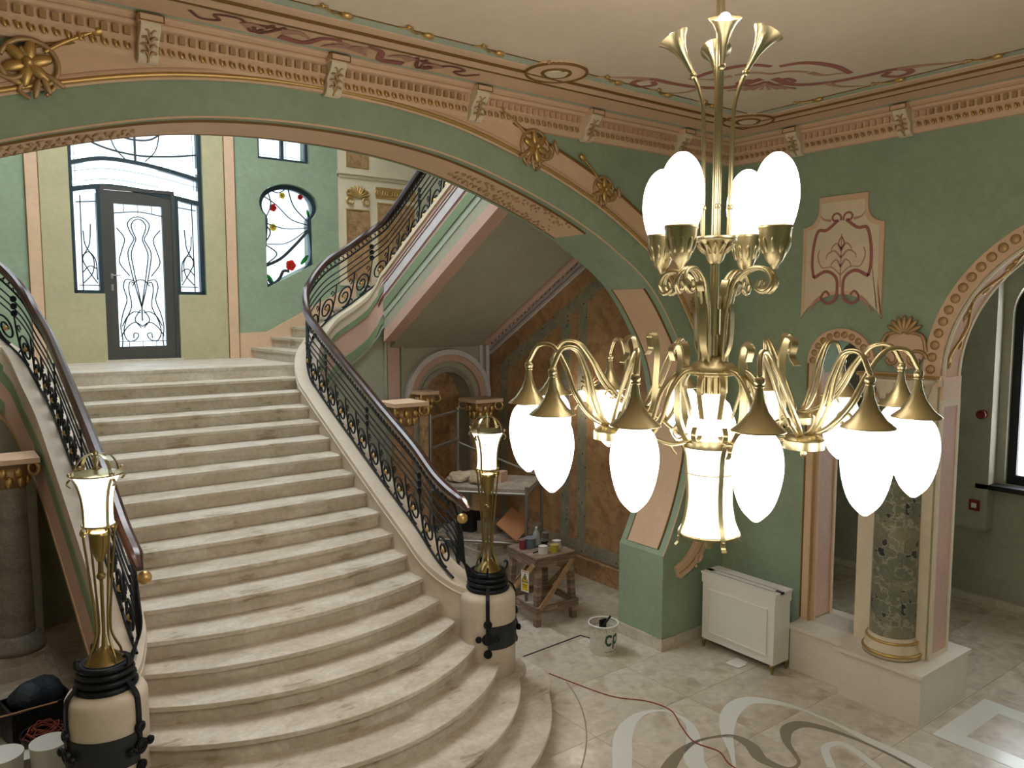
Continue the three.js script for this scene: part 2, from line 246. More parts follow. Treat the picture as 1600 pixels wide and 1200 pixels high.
    mesh('bud_shoot', [tube([[-.1, .04, 0], [-.2, .07, 0], [-.36, .1, 0]], .012, 12, 6), new THREE.SphereGeometry(.03, 10, 8).scale(1.6, 1, .9).translate(-.4, .105, 0)], mat.gold, g);
  };
  for (const s of [-1, 1]) for (const [x, y, rot, sc] of [[1.95, 5.2, -.35, 1.15], [2.8, 4.9, -.5, .95], [3.66, 4.42, -.8, .85], [4.22, 3.8, -1.15, .8]]) flower(XC + s * x, y, s * rot, sc, s);
}
// ---------- other hall walls ----------
const wallShape = (pts, holes, X0, depth) => { const s = new THREE.Shape(pts.map(([x, y]) => new THREE.Vector2(x, y))); for (const h of holes) s.holes.push(new THREE.Path(h.map(([x, y]) => new THREE.Vector2(x, y)))); return new THREE.ExtrudeGeometry(s, { depth, bevelEnabled: false }).rotateY(-Math.PI / 2).translate(X0 + depth, 0, 0); };
const arcPts = (cx, cy, r, a0, a1, n = 28) => Array.from({ length: n + 1 }, (_, i) => { const a = a0 + (a1 - a0) * i / n; return [cx + r * Math.cos(a), cy + r * Math.sin(a)]; });
{
  const big = arcPts(-1.95, 3.13, 1.35, Math.PI, 0, 40), small = [[-4.5, .48], ...arcPts(-4.26, 3.2, .24, Math.PI, 0, 20), [-4.02, .48]];
  const w = struct('wall_right', wallShape([[ZF, 0], [-3.3, 0], ...big, [-.6, 0], [ZHALL, 0], [ZHALL, CEIL + .2], [ZF, CEIL + .2]], [small], XR, .36), mat.green);
  const X = XR;
  // arch rings: peach band with studs, gilt framed relief on the soffit
  const ringBand = (cz, cy, r0, r1, a0, a1, m, d) => { const s = []; for (let i = 0; i <= 50; i++) { const a = a0 + (a1 - a0) * i / 50, c = Math.cos(a), n = Math.sin(a); s.push([V(X - d, cy + r0 * n, cz + r0 * c), V(X - d, cy + r1 * n, cz + r1 * c), V(X + .002, cy + r1 * n, cz + r1 * c), V(X + .002, cy + r0 * n, cz + r0 * c)]); } return loft(s); };
  const big_ring = mesh('arch_band', ringBand(-1.95, 3.13, 1.35, 1.5, 0, Math.PI, mat.peach, .04), mat.peach, w);
  const stud = proto(new THREE.SphereGeometry(.043, 12, 8).scale(.45, 1, 1), mat.goldOld);
  for (let k = 0; k < 40; k++) { const a = .05 + k / 39 * (Math.PI - .1); place('stud', stud, big_ring, X - .042, 3.13 + 1.43 * Math.sin(a), -1.95 + 1.43 * Math.cos(a)); }
  const small_ring = mesh('arch_band', ringBand(-4.26, 3.2, .24, .36, 0, Math.PI, mat.peach, .04), mat.peach, w);
  const stud2 = proto(new THREE.SphereGeometry(.034, 10, 8).scale(.5, 1, 1), mat.goldOld);
  for (let k = 0; k < 12; k++) { const a = .1 + k / 11 * (Math.PI - .2); place('stud', stud2, small_ring, X - .042, 3.2 + .3 * Math.sin(a), -4.26 + .3 * Math.cos(a)); }
  const soff = (r, x0, x1, t) => { const s = []; for (let i = 0; i <= 50; i++) { const a = i / 50 * Math.PI, c = Math.cos(a), n = Math.sin(a); s.push([V(x0, 3.13 + r * n, -1.95 + r * c), V(x1, 3.13 + r * n, -1.95 + r * c), V(x1, 3.13 + (r + t) * n, -1.95 + (r + t) * c), V(x0, 3.13 + (r + t) * n, -1.95 + (r + t) * c)]); } return loft(s); };
  const frieze = mesh('soffit_frieze', soff(1.342, X + .04, X + .32, .01), mat.peachDeep, w);
  mesh('frieze_frame', [soff(1.33, X + .01, X + .045, .02), soff(1.33, X + .315, X + .35, .02)], mat.cream, frieze);
  { const gs = [], pp = (a, v) => [X + .18 + v * .65, 3.13 + 1.335 * Math.sin(a), -1.95 + 1.335 * Math.cos(a)]; gs.push(tube(Array.from({ length: 90 }, (_, k) => { const a = .1 + k / 89 * (Math.PI - .2); return pp(a, .13 * Math.sin(a * 14)); }), .012, 260, 5)); for (let k = 0; k < 44; k++) { const a = .13 + k / 43 * (Math.PI - .26), v = .13 * Math.sin(a * 14), d = k % 2 ? 1 : -1; gs.push(tube([pp(a, v), pp(a + .03, v + .05 * d), pp(a + .06, v + .06 * d), pp(a + .07, v + .02 * d), pp(a + .045, v + .015 * d)], .008, 14, 5)); } mesh('frieze_leaf_scroll', gs, mat.gold, frieze); }
  // jamb panels
  for (const z of [-3.3, -.6]) { const s = z < -2 ? 1 : -1; const p = mesh('jamb_panel', bx(X + .04, X + .32, .52, 2.86, z - (s > 0 ? 0 : .012), z + (s > 0 ? .012 : 0)), mat.pink, w); for (const [a, b, c, d] of [[X - .005, X + .04, .48, 2.92], [X + .32, X + .365, .48, 2.92], [X + .04, X + .32, .48, .53], [X + .04, X + .32, 2.86, 2.92]]) mesh('panel_frame', bx(a, b, c, d, z - (s > 0 ? 0 : .022), z + (s > 0 ? .022 : 0)), mat.cream, p); }
  for (const [z, s] of [[-3.3, 1], [-.6, -1]]) mesh('jamb_block', bx(X - .005, X + .365, 2.92, 3.13, z - (s > 0 ? 0 : .02), z + (s > 0 ? .02 : 0)), mat.peach, w);
  const jl = mesh('jamb_panel', bx(X + .04, X + .33, .5, 3.1, -4.5, -4.49), mat.pink, w);
  for (const [a, b] of [[X + .0, X + .04], [X + .32, X + .36]]) mesh('panel_frame', bx(a, b, .48, 3.15, -4.5, -4.475), mat.peach, jl);
  mesh('jamb_casing', bx(X - .05, X + .02, .48, 3.2, -4.6, -4.5), mat.peach, w); mesh('casing_bead', rod([X - .05, .5, -4.5], [X - .05, 3.2, -4.5], .012), mat.gold, w); mesh('casing_bead', rod([X - .05, .5, -4.6], [X - .05, 3.2, -4.6], .01), mat.goldLine, w);
  // pier face, capital and cartouche above the column
  mesh('pier_face', bx(X - .03, X + .01, .48, 3.05, -4.01, -3.31), mat.cream, w);
  mesh('pier_band', bx(X - .07, X + .01, 3.05, 3.11, -4.03, -3.28), mat.peach, w); mesh('pier_band', bx(X - .09, X + .01, 3.11, 3.15, -4.05, -3.26), mat.peach, w); mesh('pier_bead', rod([X - .09, 3.13, -4.05], [X - .09, 3.13, -3.26], .014), mat.gold, w);
  const cart = new THREE.Group(); cart.name = 'cartouche'; cart.position.set(X - .02, 3.38, -3.63); w.add(cart);
  mesh('shield', [new THREE.SphereGeometry(.2, 20, 14).scale(.18, 1.0, .95)], mat.peach, cart);
  mesh('shell_crest', Array.from({ length: 7 }, (_, k) => new THREE.SphereGeometry(.05, 8, 6).scale(.5, 1.7, .5).translate(0, .1, 0).rotateX((k - 3) * .36).translate(-.03, .13, 0)), mat.goldOld, cart);
  mesh('shield_scroll', [-1, 1].flatMap((s) => [tube(spiral(0, 0, .1, .02, .2, 6.5).map(([a, b]) => [-.03, b - .1, s * (a + .12)]), .018, 30, 6), tube([[-.03, .16, s * .05], [-.03, .12, s * .17], [-.03, -.02, s * .21]], .018, 16, 6)]), mat.goldOld, cart);
  // painted plaque
  const P0 = [[-4.72, 3.66], [-4.72, 4.58], ...arcPts(-4.72, 4.79, .17, -Math.PI / 2, 0, 8).map(([a, b]) => [a, b - .04]), [-4.55, 4.87], [-4.04, 4.87], ...arcPts(-3.87, 4.79, .17, Math.PI, Math.PI * 1.5, 8).map(([a, b]) => [a, b - .04]), [-3.87, 4.58], [-3.87, 3.66], ...arcPts(-4.295, 3.38, .52, .58, Math.PI - .58, 16).map(([a, b]) => [a, b])];
  const plq = mesh('painted_plaque', wallShape(P0, [], X - .025, .03), mat.peach, w);
  const sc = (k) => P0.map(([a, b]) => [-4.295 + (a + 4.295) * k, 4.27 + (b - 4.27) * k]);
  mesh('plaque_field', wallShape(sc(.9), [], X - .028, .03), mat.cream, plq);
  const N = V(1, 0, 0), rb = (pts, wd, m) => mesh('painted_scroll', strip(pts.map(([a, b]) => [X - .0295, 4.27 + b, -4.295 + a]), N, wd, .003, 40), m, plq);
  for (const s of [-1, 1]) {
    rb([[s * .04, .36], [s * .17, .27], [s * .25, .27], [s * .3, .12], [s * .31, -.08], [s * .29, -.2]], .03, mat.rose);
    rb([[s * .29, -.2], [s * .15, -.14], [s * .05, -.2], [s * .03, -.3], [s * .05, -.42], [s * .14, -.46], [s * .2, -.4], [s * .15, -.34], [s * .11, -.38]], (t) => .034 - .014 * t, mat.rose);
    rb([...spiral(s * .07, .38, .06, .02, s > 0 ? 3.6 : -.46, s > 0 ? -2 : 5.2)], .02, mat.rose);
    rb([[s * .12, .36], [s * .2, .38], [s * .24, .43]], (t) => .03 * (1 - t), mat.roseLight); rb([[s * .21, -.4], [s * .28, -.46], [s * .33, -.56]], (t) => .04 * (1 - t) + .006, mat.roseLight);
    rb([[0, -.18], [s * .1, -.1], [s * .2, -.1], [s * .25, .02], [s * .23, .08]], .012, mat.roseLight);
    for (const [y, l] of [[.1, .1], [.03, .15], [-.06, .1]]) rb([[0, y - .04], [s * l * .5, y + .03], [s * l, y - .01], [s * l * 1.05, y - .05]], (t) => .022 - .016 * t, mat.roseLight);
  }
  rb([[0, -.3], [0, -.1], [0, .1], [0, .22]], .012, mat.roseLight); rb([[0, .08], [.03, .13], [0, .19], [-.03, .13], [0, .08]], .01, mat.rose);
  struct('wall_left', bx(XL - .6, XL, 0, CEIL + .2, ZF, ZHALL), mat.green);
  struct('wall_rear', bx(XL - .6, XR + .6, 0, CEIL + .2, ZHALL, ZHALL + .4), mat.green);
  const bb = sgroup('baseboard_front');
  for (const s of [-1, 1]) { mesh('board', bx(Math.min(XC + s * 3.78, XC + s * 4.8), Math.max(XC + s * 3.78, XC + s * 4.8), 0, .13, ZF, ZF + .02), mat.stone, bb); mesh('board', bx(XC + s * 3.77 - .012, XC + s * 3.77 + .012, 0, .13, ZB, ZF + .02), mat.stone, bb); }
}
// ---------- cornice with dentils, leaf moulding and brackets ----------
{
  const prof = [[0, 5.34], [.03, 5.345], [.045, 5.37], [.05, 5.38], [.05, 5.44], [.075, 5.455], [.08, 5.525], [.11, 5.535], [.125, 5.55], [.125, 5.565], [.16, 5.58], [.17, 5.6], [0, 5.6]];
  const dent = proto(box(.036, .046, .03), mat.goldOld), dentP = proto(box(.036, .046, .03), mat.peachDeep);
  const leafG = [new THREE.SphereGeometry(.02, 8, 6).scale(.7, 1.35, .7).rotateZ(.35), new THREE.SphereGeometry(.012, 6, 5).scale(.5, 1.8, .8).rotateZ(.35).translate(.024, 0, 0)];
  const leaf = proto(leafG, mat.gold), leafP = proto(leafG, mat.goldOld);
  const brG = () => { const s = new THREE.Shape(); s.moveTo(0, 0); s.bezierCurveTo(.05, -.01, .09, .03, .08, .08); s.bezierCurveTo(.075, .12, .15, .14, .17, .2); s.lineTo(.17, .22); s.lineTo(0, .22); return new THREE.ExtrudeGeometry(s, { depth: .11, bevelEnabled: true, bevelSize: .006, bevelThickness: .006, bevelSegments: 2 }).rotateY(-Math.PI / 2).translate(.055, 0, 0); };   // profile out of the wall = +z
  const bracketBody = proto(brG(), mat.cream), bracketBlock = proto(box(.15, .045, .2, 0, .235, .1), mat.peach);
  const lf = []; for (const s of [-1, 1]) for (let k = 0; k < 4; k++) lf.push(tube([[0, .02 + k * .04, .085 + k * .018], [s * .02, .05 + k * .04, .1 + k * .02], [s * .045, .045 + k * .042, .093 + k * .018]], .008, 8, 5)); lf.push(tube([[0, 0, .05], [0, .05, .095], [0, .12, .11], [0, .19, .165]], .009, 14, 5));
  const bracketLeaf = proto(lf, mat.goldOld), bracketFrame = proto([box(.15, .006, .004, 0, .256, .202), box(.15, .006, .004, 0, .214, .202), box(.006, .045, .004, .072, .235, .202), box(.006, .045, .004, -.072, .235, .202)], mat.goldLine);
  const run = (name, len, ox, oz, ry, detail, brackets) => {       // local x along the wall, +z out of it
    const g = sgroup(name); g.position.set(ox, 0, oz); g.rotation.y = ry;
    mesh('moulding', loft([0, len].map((x) => prof.map(([d, y]) => V(x, y, d)))), mat.peach, g);
    for (const [d, y, r] of [[.127, 5.557, .005], [.166, 5.592, .004]]) mesh('moulding_line', rod([0, y, d], [len, y, d], r, 5), mat.peachDeep, g);
    if (!detail) return;
    for (let x = .033; x < len; x += .066) { const gilt = detail(x); if (brackets.some((b) => Math.abs(b - x) < .07)) continue; place('dentil', gilt ? dent : dentP, g, x, 5.492, .088); place('leaf', gilt ? leaf : leafP, g, x, 5.412, .058); }
    for (const b of brackets) { const q = new THREE.Group(); q.name = 'bracket'; q.position.set(b, 5.325, .02); g.add(q); place('bracket_body', bracketBody, q); place('bracket_block', bracketBlock, q); place('acanthus_leaf', bracketLeaf, q); place('block_frame', bracketFrame, q); }
  };
  const L1 = XR - XL, L2 = ZHALL - ZF;
  run('trim_1', L1, XL, ZF, 0, (x) => x + XL < 3.7, [-3, -2, -1, 0, 1, 2, 3].map((k) => XC + 1.28 * k - XL));
  run('trim_2', L2, XR, ZF, -Math.PI / 2, (z) => z > 2.2, [.86, 1.97, 3.08, 4.19, 5.3, 6.4]);
  run('trim_3', L1, XR, ZHALL, Math.PI, null, []); run('trim_4', L2, XL, ZHALL, Math.PI / 2, null, []);
}
// ---------- ceiling with painted border, gilt lines, scrolls and sprigs ----------
{
  const c = struct('ceiling', bx(XL - .6, XR + .6, CEIL, CEIL + .3, ZF, ZHALL + .4), mat.ceiling);
  const Y = CEIL, N = V(0, 1, 0), w = .16;
  const loop = (d, wd, t, m, name) => { const x0 = XL + d, x1 = XR - d, z0 = ZF + d, z1 = ZHALL - d; for (const g of [bx(x0, x1, Y - t, Y, z0, z0 + wd), bx(x0, x1, Y - t, Y, z1 - wd, z1), bx(x0, x0 + wd, Y - t, Y, z0 + wd, z1 - wd), bx(x1 - wd, x1, Y - t, Y, z0 + wd, z1 - wd)]) mesh(name, g, m, c); };
  loop(.17, .05, .002, mat.paleBlueGreen, 'border_line'); loop(.22, .3, .0015, mat.peach, 'border_band');
  loop(.52, .022, .02, mat.goldLine, 'gilt_fillet'); loop(.545, .13, .016, mat.peach, 'border_moulding'); loop(.675, .022, .022, mat.goldLine, 'gilt_fillet'); loop(.7, .1, .008, mat.peach, 'border_moulding'); loop(.8, .12, .0015, mat.paleBlueGreen, 'border_line');
  loop(.915, .008, .006, mat.goldLine, 'gilt_wire');
  const z0 = ZF + .919, x1 = XR - .919;
  const sprigG = [tube([[-.11, -.008, 0], [-.06, -.012, .03], [0, -.012, .005], [.05, -.012, -.025], [.09, -.012, 0]], .006, 16, 5), new THREE.SphereGeometry(.03, 10, 8).scale(1.5, .7, 1).translate(.12, -.014, 0), tube([[-.06, -.012, .02], [-.03, -.014, .06], [-.07, -.014, .07]], .006, 8, 5), new THREE.SphereGeometry(.014, 6, 5).translate(-.07, -.014, .065)];
  const sprig = proto(sprigG, mat.gold);
  for (let x = XL + 1.4; x < XR - 1.2; x += .6) place('gilt_sprig', sprig, c, x, Y, z0);
  for (let z = ZF + 1.5; z < ZHALL - 1; z += .72) place('gilt_sprig', sprig, c, x1, Y, z, -Math.PI / 2);
  // roundels where the border turns
  for (const [x, z, r] of [[4.06, -4.83, .2], [XR - .78, ZF + .78, .2], [1.0, -4.83, .2]]) { const q = new THREE.Group(); q.name = 'border_roundel'; q.position.set(x, Y, z); c.add(q); mesh('roundel_field', cyl(r * 1.25, r * 1.25, .02, 36, 0, -.02, 0), mat.peach, q); mesh('roundel_ring', [new THREE.TorusGeometry(r * 1.2, .012, 8, 40).rotateX(Math.PI / 2).translate(0, -.02, 0), new THREE.TorusGeometry(r * .55, .012, 8, 30).rotateX(Math.PI / 2).translate(0, -.022, 0)], mat.goldLine, q); mesh('roundel_boss', cyl(r * .4, r * .5, .02, 30, 0, -.035, 0), mat.cream, q); }
  // painted arabesque beside the corner, and the ribbon ornament in the border
  let lay = 0; const rb = (pts, wd, m, ox, oz, ang) => { lay += .00025; const ca = Math.cos(ang), sa = Math.sin(ang); return mesh('painted_scroll', strip(pts.map(([a, b]) => [ox + a * ca - b * sa, Y - .0016 - lay, oz + a * sa + b * ca]), N, typeof wd === 'function' ? (t) => wd(t) * 1.5 : wd * 1.5, .0016, 44), m, c); };
  const O = [5.55, -3.95, .785];   // along the diagonal across the corner
  for (const s of [-1, 1]) {
    rb([[s * .05, -.02], [s * .25, -.22], [s * .5, -.2], [s * .75, -.05], [s * .95, .1], [s * 1.08, .02], [s * 1.02, -.1], [s * .9, -.06], [s * .92, .03]], (t) => .05 - .02 * t, mat.rose, ...O);
    rb([[s * .95, .1], [s * 1.1, .16], [s * 1.3, .2], [s * 1.55, .3]], (t) => .05 * (1 - t) + .004, mat.roseLight, ...O);
    rb([[s * .03, .3], [s * .2, .36], [s * .45, .24], [s * .62, .04]], (t) => .045 - .03 * Math.abs(t - .5), mat.rose, ...O);
    rb([[s * .0, -.1], [s * .1, -.2], [s * .22, -.12], [s * .15, -.04], [s * .1, -.1]], .03, mat.rose, ...O);
    rb([[s * .5, -.2], [s * .62, -.32], [s * .85, -.34]], (t) => .04 * (1 - t) + .004, mat.roseLight, ...O);
    rb([[s * .3, .1], [s * .42, .02], [s * .58, .06]], (t) => .035 * (1 - t) + .004, mat.roseLight, ...O);
    rb([[0, .1], [s * .12, .16], [s * .28, .12]], .02, mat.roseLight, ...O);
  }
  for (let k = -4; k <= 4; k++) rb([[k * .006, -.17], [k * .035, -.25], [k * .07, -.33]], (t) => .004 + .016 * t, mat.roseLight, ...O);
  const B = (pts, wd, m) => rb(pts, wd, m, 2.53, ZF + .36, 0);
  for (const s of [-1, 1]) {
    B([[s * 1.1, .04], [s * 1.0, -.06], [s * .9, -.02], [s * .95, .05], [s * .8, .08], [s * .66, -.1], [s * .58, .1]], .016, mat.redLine);
    B([[s * .5, .1], [s * .62, -.1], [s * .68, .02], [s * .55, .06]], .02, mat.redLine);
    B([[s * .48, -.08], [s * .3, -.1], [s * .22, .06], [s * .1, .1]], (t) => .05 - .03 * t, mat.rose); B([[s * .5, .02], [s * .4, .06], [s * .3, 0]], (t) => .06 * (1 - t) + .01, mat.roseLight);
    B([[s * .75, -.02], [s * .7, .03], [s * .6, 0]], (t) => .05 * (1 - t) + .01, mat.roseLight);
    for (let k = 0; k < 4; k++) B([[0, 0], [s * (.05 + .03 * k), .05 - .035 * k], [s * (.12 + .02 * k), .06 - .05 * k]], (t) => .03 - .024 * t, mat.roseLight);
  }
}

// ---------- main staircase ----------
const RISE = .158, LAND = 3.0, stepY = (i) => LAND - i * RISE;
const RI = [60, 60, 60, 60, 60, 60, 60, 40, 20, 11, 6.4, 4.7, 3.6, 2.9, 2.45, 2.25, 2.12, 2.05, 2.3];
const stepZ = (i) => -10.54 + .3528 * i - (i >= 14 ? .07 : i === 13 ? .03 : 0) - (i === 18 ? .05 : 0);
const arcZ = (i, x) => { const R = RI[i], d = Math.min(Math.abs(x - XC), R * .98); return stepZ(i) - (R - Math.sqrt(R * R - d * d)); };
const NEWEL = [4.17, -5.94];
{
  const st = thing('staircase', 'wide pale stone staircase flaring into rounded bottom steps, rising to the landing', 'staircase');
  const poly = (front, back, y0, y1, bev) => shapeGeo([...front.map(([x, z]) => [x, -z]), ...back.map(([x, z]) => [x, -z])], y1 - y0 - 2 * bev, bev).rotateX(-Math.PI / 2).translate(0, y0 + bev, 0);
  const outline = (i, off) => {
    const R = RI[i] + off, c = [XC, stepZ(i) - RI[i]], rd = (i === 17 ? .36 : .6) + off, O = [XC, -6.0], pts = [];
    const far = (cx, cz, r, dx, dz) => { const ox = O[0] - cx, oz = O[1] - cz, b = ox * dx + oz * dz, q = b * b - (ox * ox + oz * oz - r * r); return q < 0 ? -1 : -b + Math.sqrt(q); };
    for (let k = 0; k <= 120; k++) { const a = (-100 + 200 * k / 120) * Math.PI / 180, dx = Math.sin(a), dz = Math.cos(a); let t = Math.max(far(NEWEL[0], NEWEL[1], rd, dx, dz), far(2 * XC - NEWEL[0], NEWEL[1], rd, dx, dz)); const f = far(c[0], c[1], R, dx, dz), zz = O[1] + dz * f; if (zz > -6.2) t = Math.max(t, Math.min(f, 2.3)); pts.push([O[0] + dx * t, O[1] + dz * t]); }
    return pts;
  };
  for (let i = 1; i <= 18; i++) {
    const y1 = stepY(i), y0 = y1 - RISE; let body, tread;
    if (i >= 17) {
      const f = outline(i, -.04), t = outline(i, 0), b = [[3.4, -6.3], [1.66, -6.3]];
      body = poly(f, b, Math.max(0, y0 - .01), y1 - .04, 0); tread = poly(t, b, y1 - .042, y1, .008);
    } else {
      const hw = i < 14 ? 1.36 + Math.max(0, 8 - i) * .04 : [1.36, 1.44, 1.62][i - 14], xs = Array.from({ length: 41 }, (_, k) => XC - hw + 2 * hw * k / 40), prev = (x) => arcZ(Math.max(0, i - 1), x) - .07;
      const fr = (o) => xs.map((x) => [x, arcZ(i, x) + o]), bk = [...xs].reverse().map((x) => [x, Math.min(prev(x), arcZ(i, x) - .1)]);
      body = poly(fr(-.045), bk, y0 - .005, y1 - .04, 0); tread = poly(fr(-.006), bk, y1 - .042, y1, .007);
    }
    const s = mesh('riser', body, mat.stone, st); s.name = 'riser'; mesh('tread', tread, mat.stone, st);
    mesh('riser_bead', i >= 17 ? poly(outline(i, -.03), [[3.4, -6.3], [1.66, -6.3]], y1 - .062, y1 - .047, 0) : loft(Array.from({ length: 31 }, (_, k) => { const hw = 1.34, x = XC - hw + 2 * hw * k / 30, z = arcZ(i, x) - .047; return [V(x, y1 - .062, z), V(x, y1 - .062, z + .012), V(x, y1 - .047, z + .012), V(x, y1 - .047, z)]; })), mat.stone, st);
  }
  // landing slab and the straight risers below it
  mesh('landing', bx(.55, 4.55, LAND - .2, LAND, ZBACK, -10.54 + .0), mat.stone, st); mesh('soffit', loft([-10.5, -6.7].map((z) => { const y = LAND - (z + 10.54) * .4475; return [V(1.0, y - .6, z), V(4.06, y - .6, z), V(4.06, Math.max(.02, y - .45), z), V(1.0, Math.max(.02, y - .45), z)]; })), mat.greyGreen, st); mesh('landing_nosing', bx(XC - 1.55, XC + 1.6, LAND - .04, LAND + .0005, -10.6, -10.535), mat.stone, st); mesh('riser', bx(XC - 1.55, XC + 1.6, LAND - RISE - .02, LAND - .04, -10.62, -10.565), mat.stone, st);
}
// ---------- rail path, parapets, stringers ----------
const noseTop = (z) => LAND - (z + 10.54) * .4475 + .13;
const UPPTS = [[3.94, noseTop(-6.9), -6.9], [3.955, noseTop(-7.6), -7.6], [3.99, noseTop(-8.6), -8.6], [4.03, noseTop(-9.5), -9.5], [4.08, noseTop(-9.95), -9.95], [4.21, 3.2, -10.28], [4.54, 3.56, -10.45], [4.9, 3.8, -10.46], [5.25, 4.05, -10.44], [5.41, 4.2, -10.3], [5.45, 4.36, -10.05], [5.45, 4.93, -9.05], [5.45, 5.5, -8.05], [5.45, 6.4, -6.45]];
const WALLPTS = [[4.17, 1.1, -5.94], [4.05, 1.14, -6.18], [3.96, 1.27, -6.48], ...UPPTS], RAILPTS = [[3.93, 1.1, -5.85], [3.925, 1.14, -6.08], [3.928, 1.26, -6.45], ...UPPTS];
const NP = 260;
const PATH = {}, RAIL = {}; for (const s of [1, -1]) for (const [D, src] of [[PATH, WALLPTS], [RAIL, RAILPTS]]) { const c = curve(src.map(([x, y, z]) => [XC + s * (x - XC), y, z])); D[s] = c.getSpacedPoints(NP); D[s].len = c.getLength(); }
const tangentAt = (s, i) => { const P = PATH[s], a = P[Math.max(0, i - 1)], b = P[Math.min(NP, i + 1)]; return V(b.x - a.x, 0, b.z - a.z).normalize(); };
const sideAt = (s, i) => { const T = tangentAt(s, i); return V(T.z, 0, -T.x).multiplyScalar(s); };          // towards the steps
const sweepWall = (s, i0, i1, w0, w1, t0, t1, abs) => { const secs = []; for (let i = i0; i <= i1; i++) { const p = PATH[s][i], n = sideAt(s, i), A = p.clone().addScaledVector(n, w0), B = p.clone().addScaledVector(n, w1), lo = abs === undefined ? Math.max(0, p.y + t1) : abs; const q = [V(A.x, p.y + t0, A.z), V(B.x, p.y + t0, B.z), V(B.x, lo, B.z), V(A.x, lo, A.z)]; secs.push(s > 0 ? q : q.reverse()); } return loft(secs); };
const iAt = (s, f) => { let b = 0, d = 9; PATH[s].forEach((p, i) => { const q = f(p); if (q < d) { d = q; b = i; } }); return b; };
const iTop = iAt(1, (p) => Math.hypot(p.x - 4.4, p.z + 10.4)), iKink = iAt(1, (p) => Math.hypot(p.x - 5.44, p.z + 10.15));
for (const s of [1, -1]) {
  const side = s > 0 ? 'beside the painters work stand' : 'beside the black tool crate';
  const t = thing('stair_parapet', `low curved cream stone parapet carrying the iron railing, ${side}`, 'parapet');
  mesh('parapet_wall', sweepWall(s, 0, iTop, -.14, .14, -.05, -.86), mat.parapet, t);
  mesh('coping', sweepWall(s, 0, iTop, -.155, .16, .0, -.055), mat.parapet, t);
  mesh('coping_roll', tube(Array.from({ length: 40 }, (_, k) => { const i = Math.round(k / 39 * iTop), p = PATH[s][i], n = sideAt(s, i); return [p.x + n.x * .155, p.y - .065, p.z + n.z * .155]; }), .014, 120, 7), mat.parapet, t);
  mesh('outer_band', sweepWall(s, 8, iTop, -.152, -.13, -.26, -.42), mat.greenDark, t); mesh('outer_panel', sweepWall(s, 8, iTop, -.15, -.13, -.42, -.8), mat.pink, t); mesh('outer_edge', sweepWall(s, 8, iTop, -.16, -.13, -.8, -.85), mat.goldOld, t);
  // upper flight: stringer of painted bands
  const u = thing('upper_stringer', `painted pink and green stringer of the upper flight ${s > 0 ? 'over the marble panelled wall' : 'over the leaning scaffold'}`, 'stringer');
  const NE = NP, bands = [[0, -.06, -.17, mat.cream, 'coping'], [-.06, -.12, -.15, mat.pink, 'painted_band'], [-.12, -.36, -.145, mat.lavender, 'painted_panel'], [-.36, -.41, -.15, mat.pink, 'painted_band'], [-.41, -.56, -.16, mat.greenDark, 'painted_band'], [-.56, -.66, -.145, mat.paleBlueGreen, 'painted_band'], [-.66, -.84, -.135, mat.greyGreen, 'painted_band'], [-.84, -1.0, -.15, mat.pink, 'painted_band']];
  for (const [a, b, w, m, nm] of bands) mesh(nm, sweepWall(s, iKink, NE, w, .1, a, b), m, u);
  const bandsA = [[0, -.06, -.17, mat.cream, 'coping'], [-.06, -.2, -.15, mat.parapet, 'painted_band'], [-.2, -.28, -.155, mat.greenDark, 'painted_band'], [-.28, -.62, -.14, mat.pink, 'painted_panel'], [-.62, -.74, -.165, mat.greenDark, 'painted_band'], [-.74, -.8, -.15, mat.paleBlueGreen, 'painted_band']];
  for (const [a, b, w, m, nm] of bandsA) mesh(nm, sweepWall(s, iTop - 3, iKink, w, .1, a, b), m, u);
  for (const y of [-.12, -.17, -.33, -.36]) mesh('red_line', sweepWall(s, iKink - 6, NE, -.152, -.14, y, y - .012), mat.redLine, u);
  // soffit of the upper flight
  const X0 = XC + s * (5.5 - XC), X1 = XC + s * (XR - XC), q = (z, x, dy) => V(x, 4.36 + (z + 10.05) * .567 - 1.0 + dy, z), so = (xa, xb, d0, d1) => loft([-10.4, -8.4, -6.35].map((z) => { const r = [q(z, xa, d0), q(z, xb, d0), q(z, xb, d1), q(z, xa, d1)]; return s > 0 ? r : r.reverse(); }));
  mesh('soffit', so(X0, X1, 0, .12), mat.greyGreen, u);
  const gar = []; for (let k = 0; k < 40; k++) { const z = -10.2 + k * .095, p = q(z, XC + s * 4.62, -.03); gar.push(new THREE.TorusGeometry(.07, .018, 6, 14, 4.2).rotateY(Math.PI / 2 + .5).rotateX(-.5).translate(p.x, p.y, p.z)); } gar.push(rod([XC + s * 4.62, q(-10.2, 0, -.02).y, -10.2], [XC + s * 4.62, q(-6.4, 0, -.02).y, -6.4], .055, 10)); mesh('leaf_garland', gar, mat.pink, u);
  // lower winding steps of the upper flight
  const w = thing('upper_steps', `pale stone steps climbing from the landing ${s > 0 ? 'under the slanted stained glass window' : 'towards the far wall'}`, 'stairs');
  for (let k = 0; k < 8; k++) { const x0 = XC + s * (1.72 + k * .33), x1 = XC + s * 4.75, y = LAND + (k + 1) * .165; mesh('step', bx(Math.min(x0, x1), Math.max(x0, x1), y - .165, y - .04, ZBACK, -10.6), mat.stone, w); mesh('tread', bx(Math.min(x0 - s * .03, x1), Math.max(x0 - s * .03, x1), y - .04, y, ZBACK, -10.6), mat.stone, w); }
}
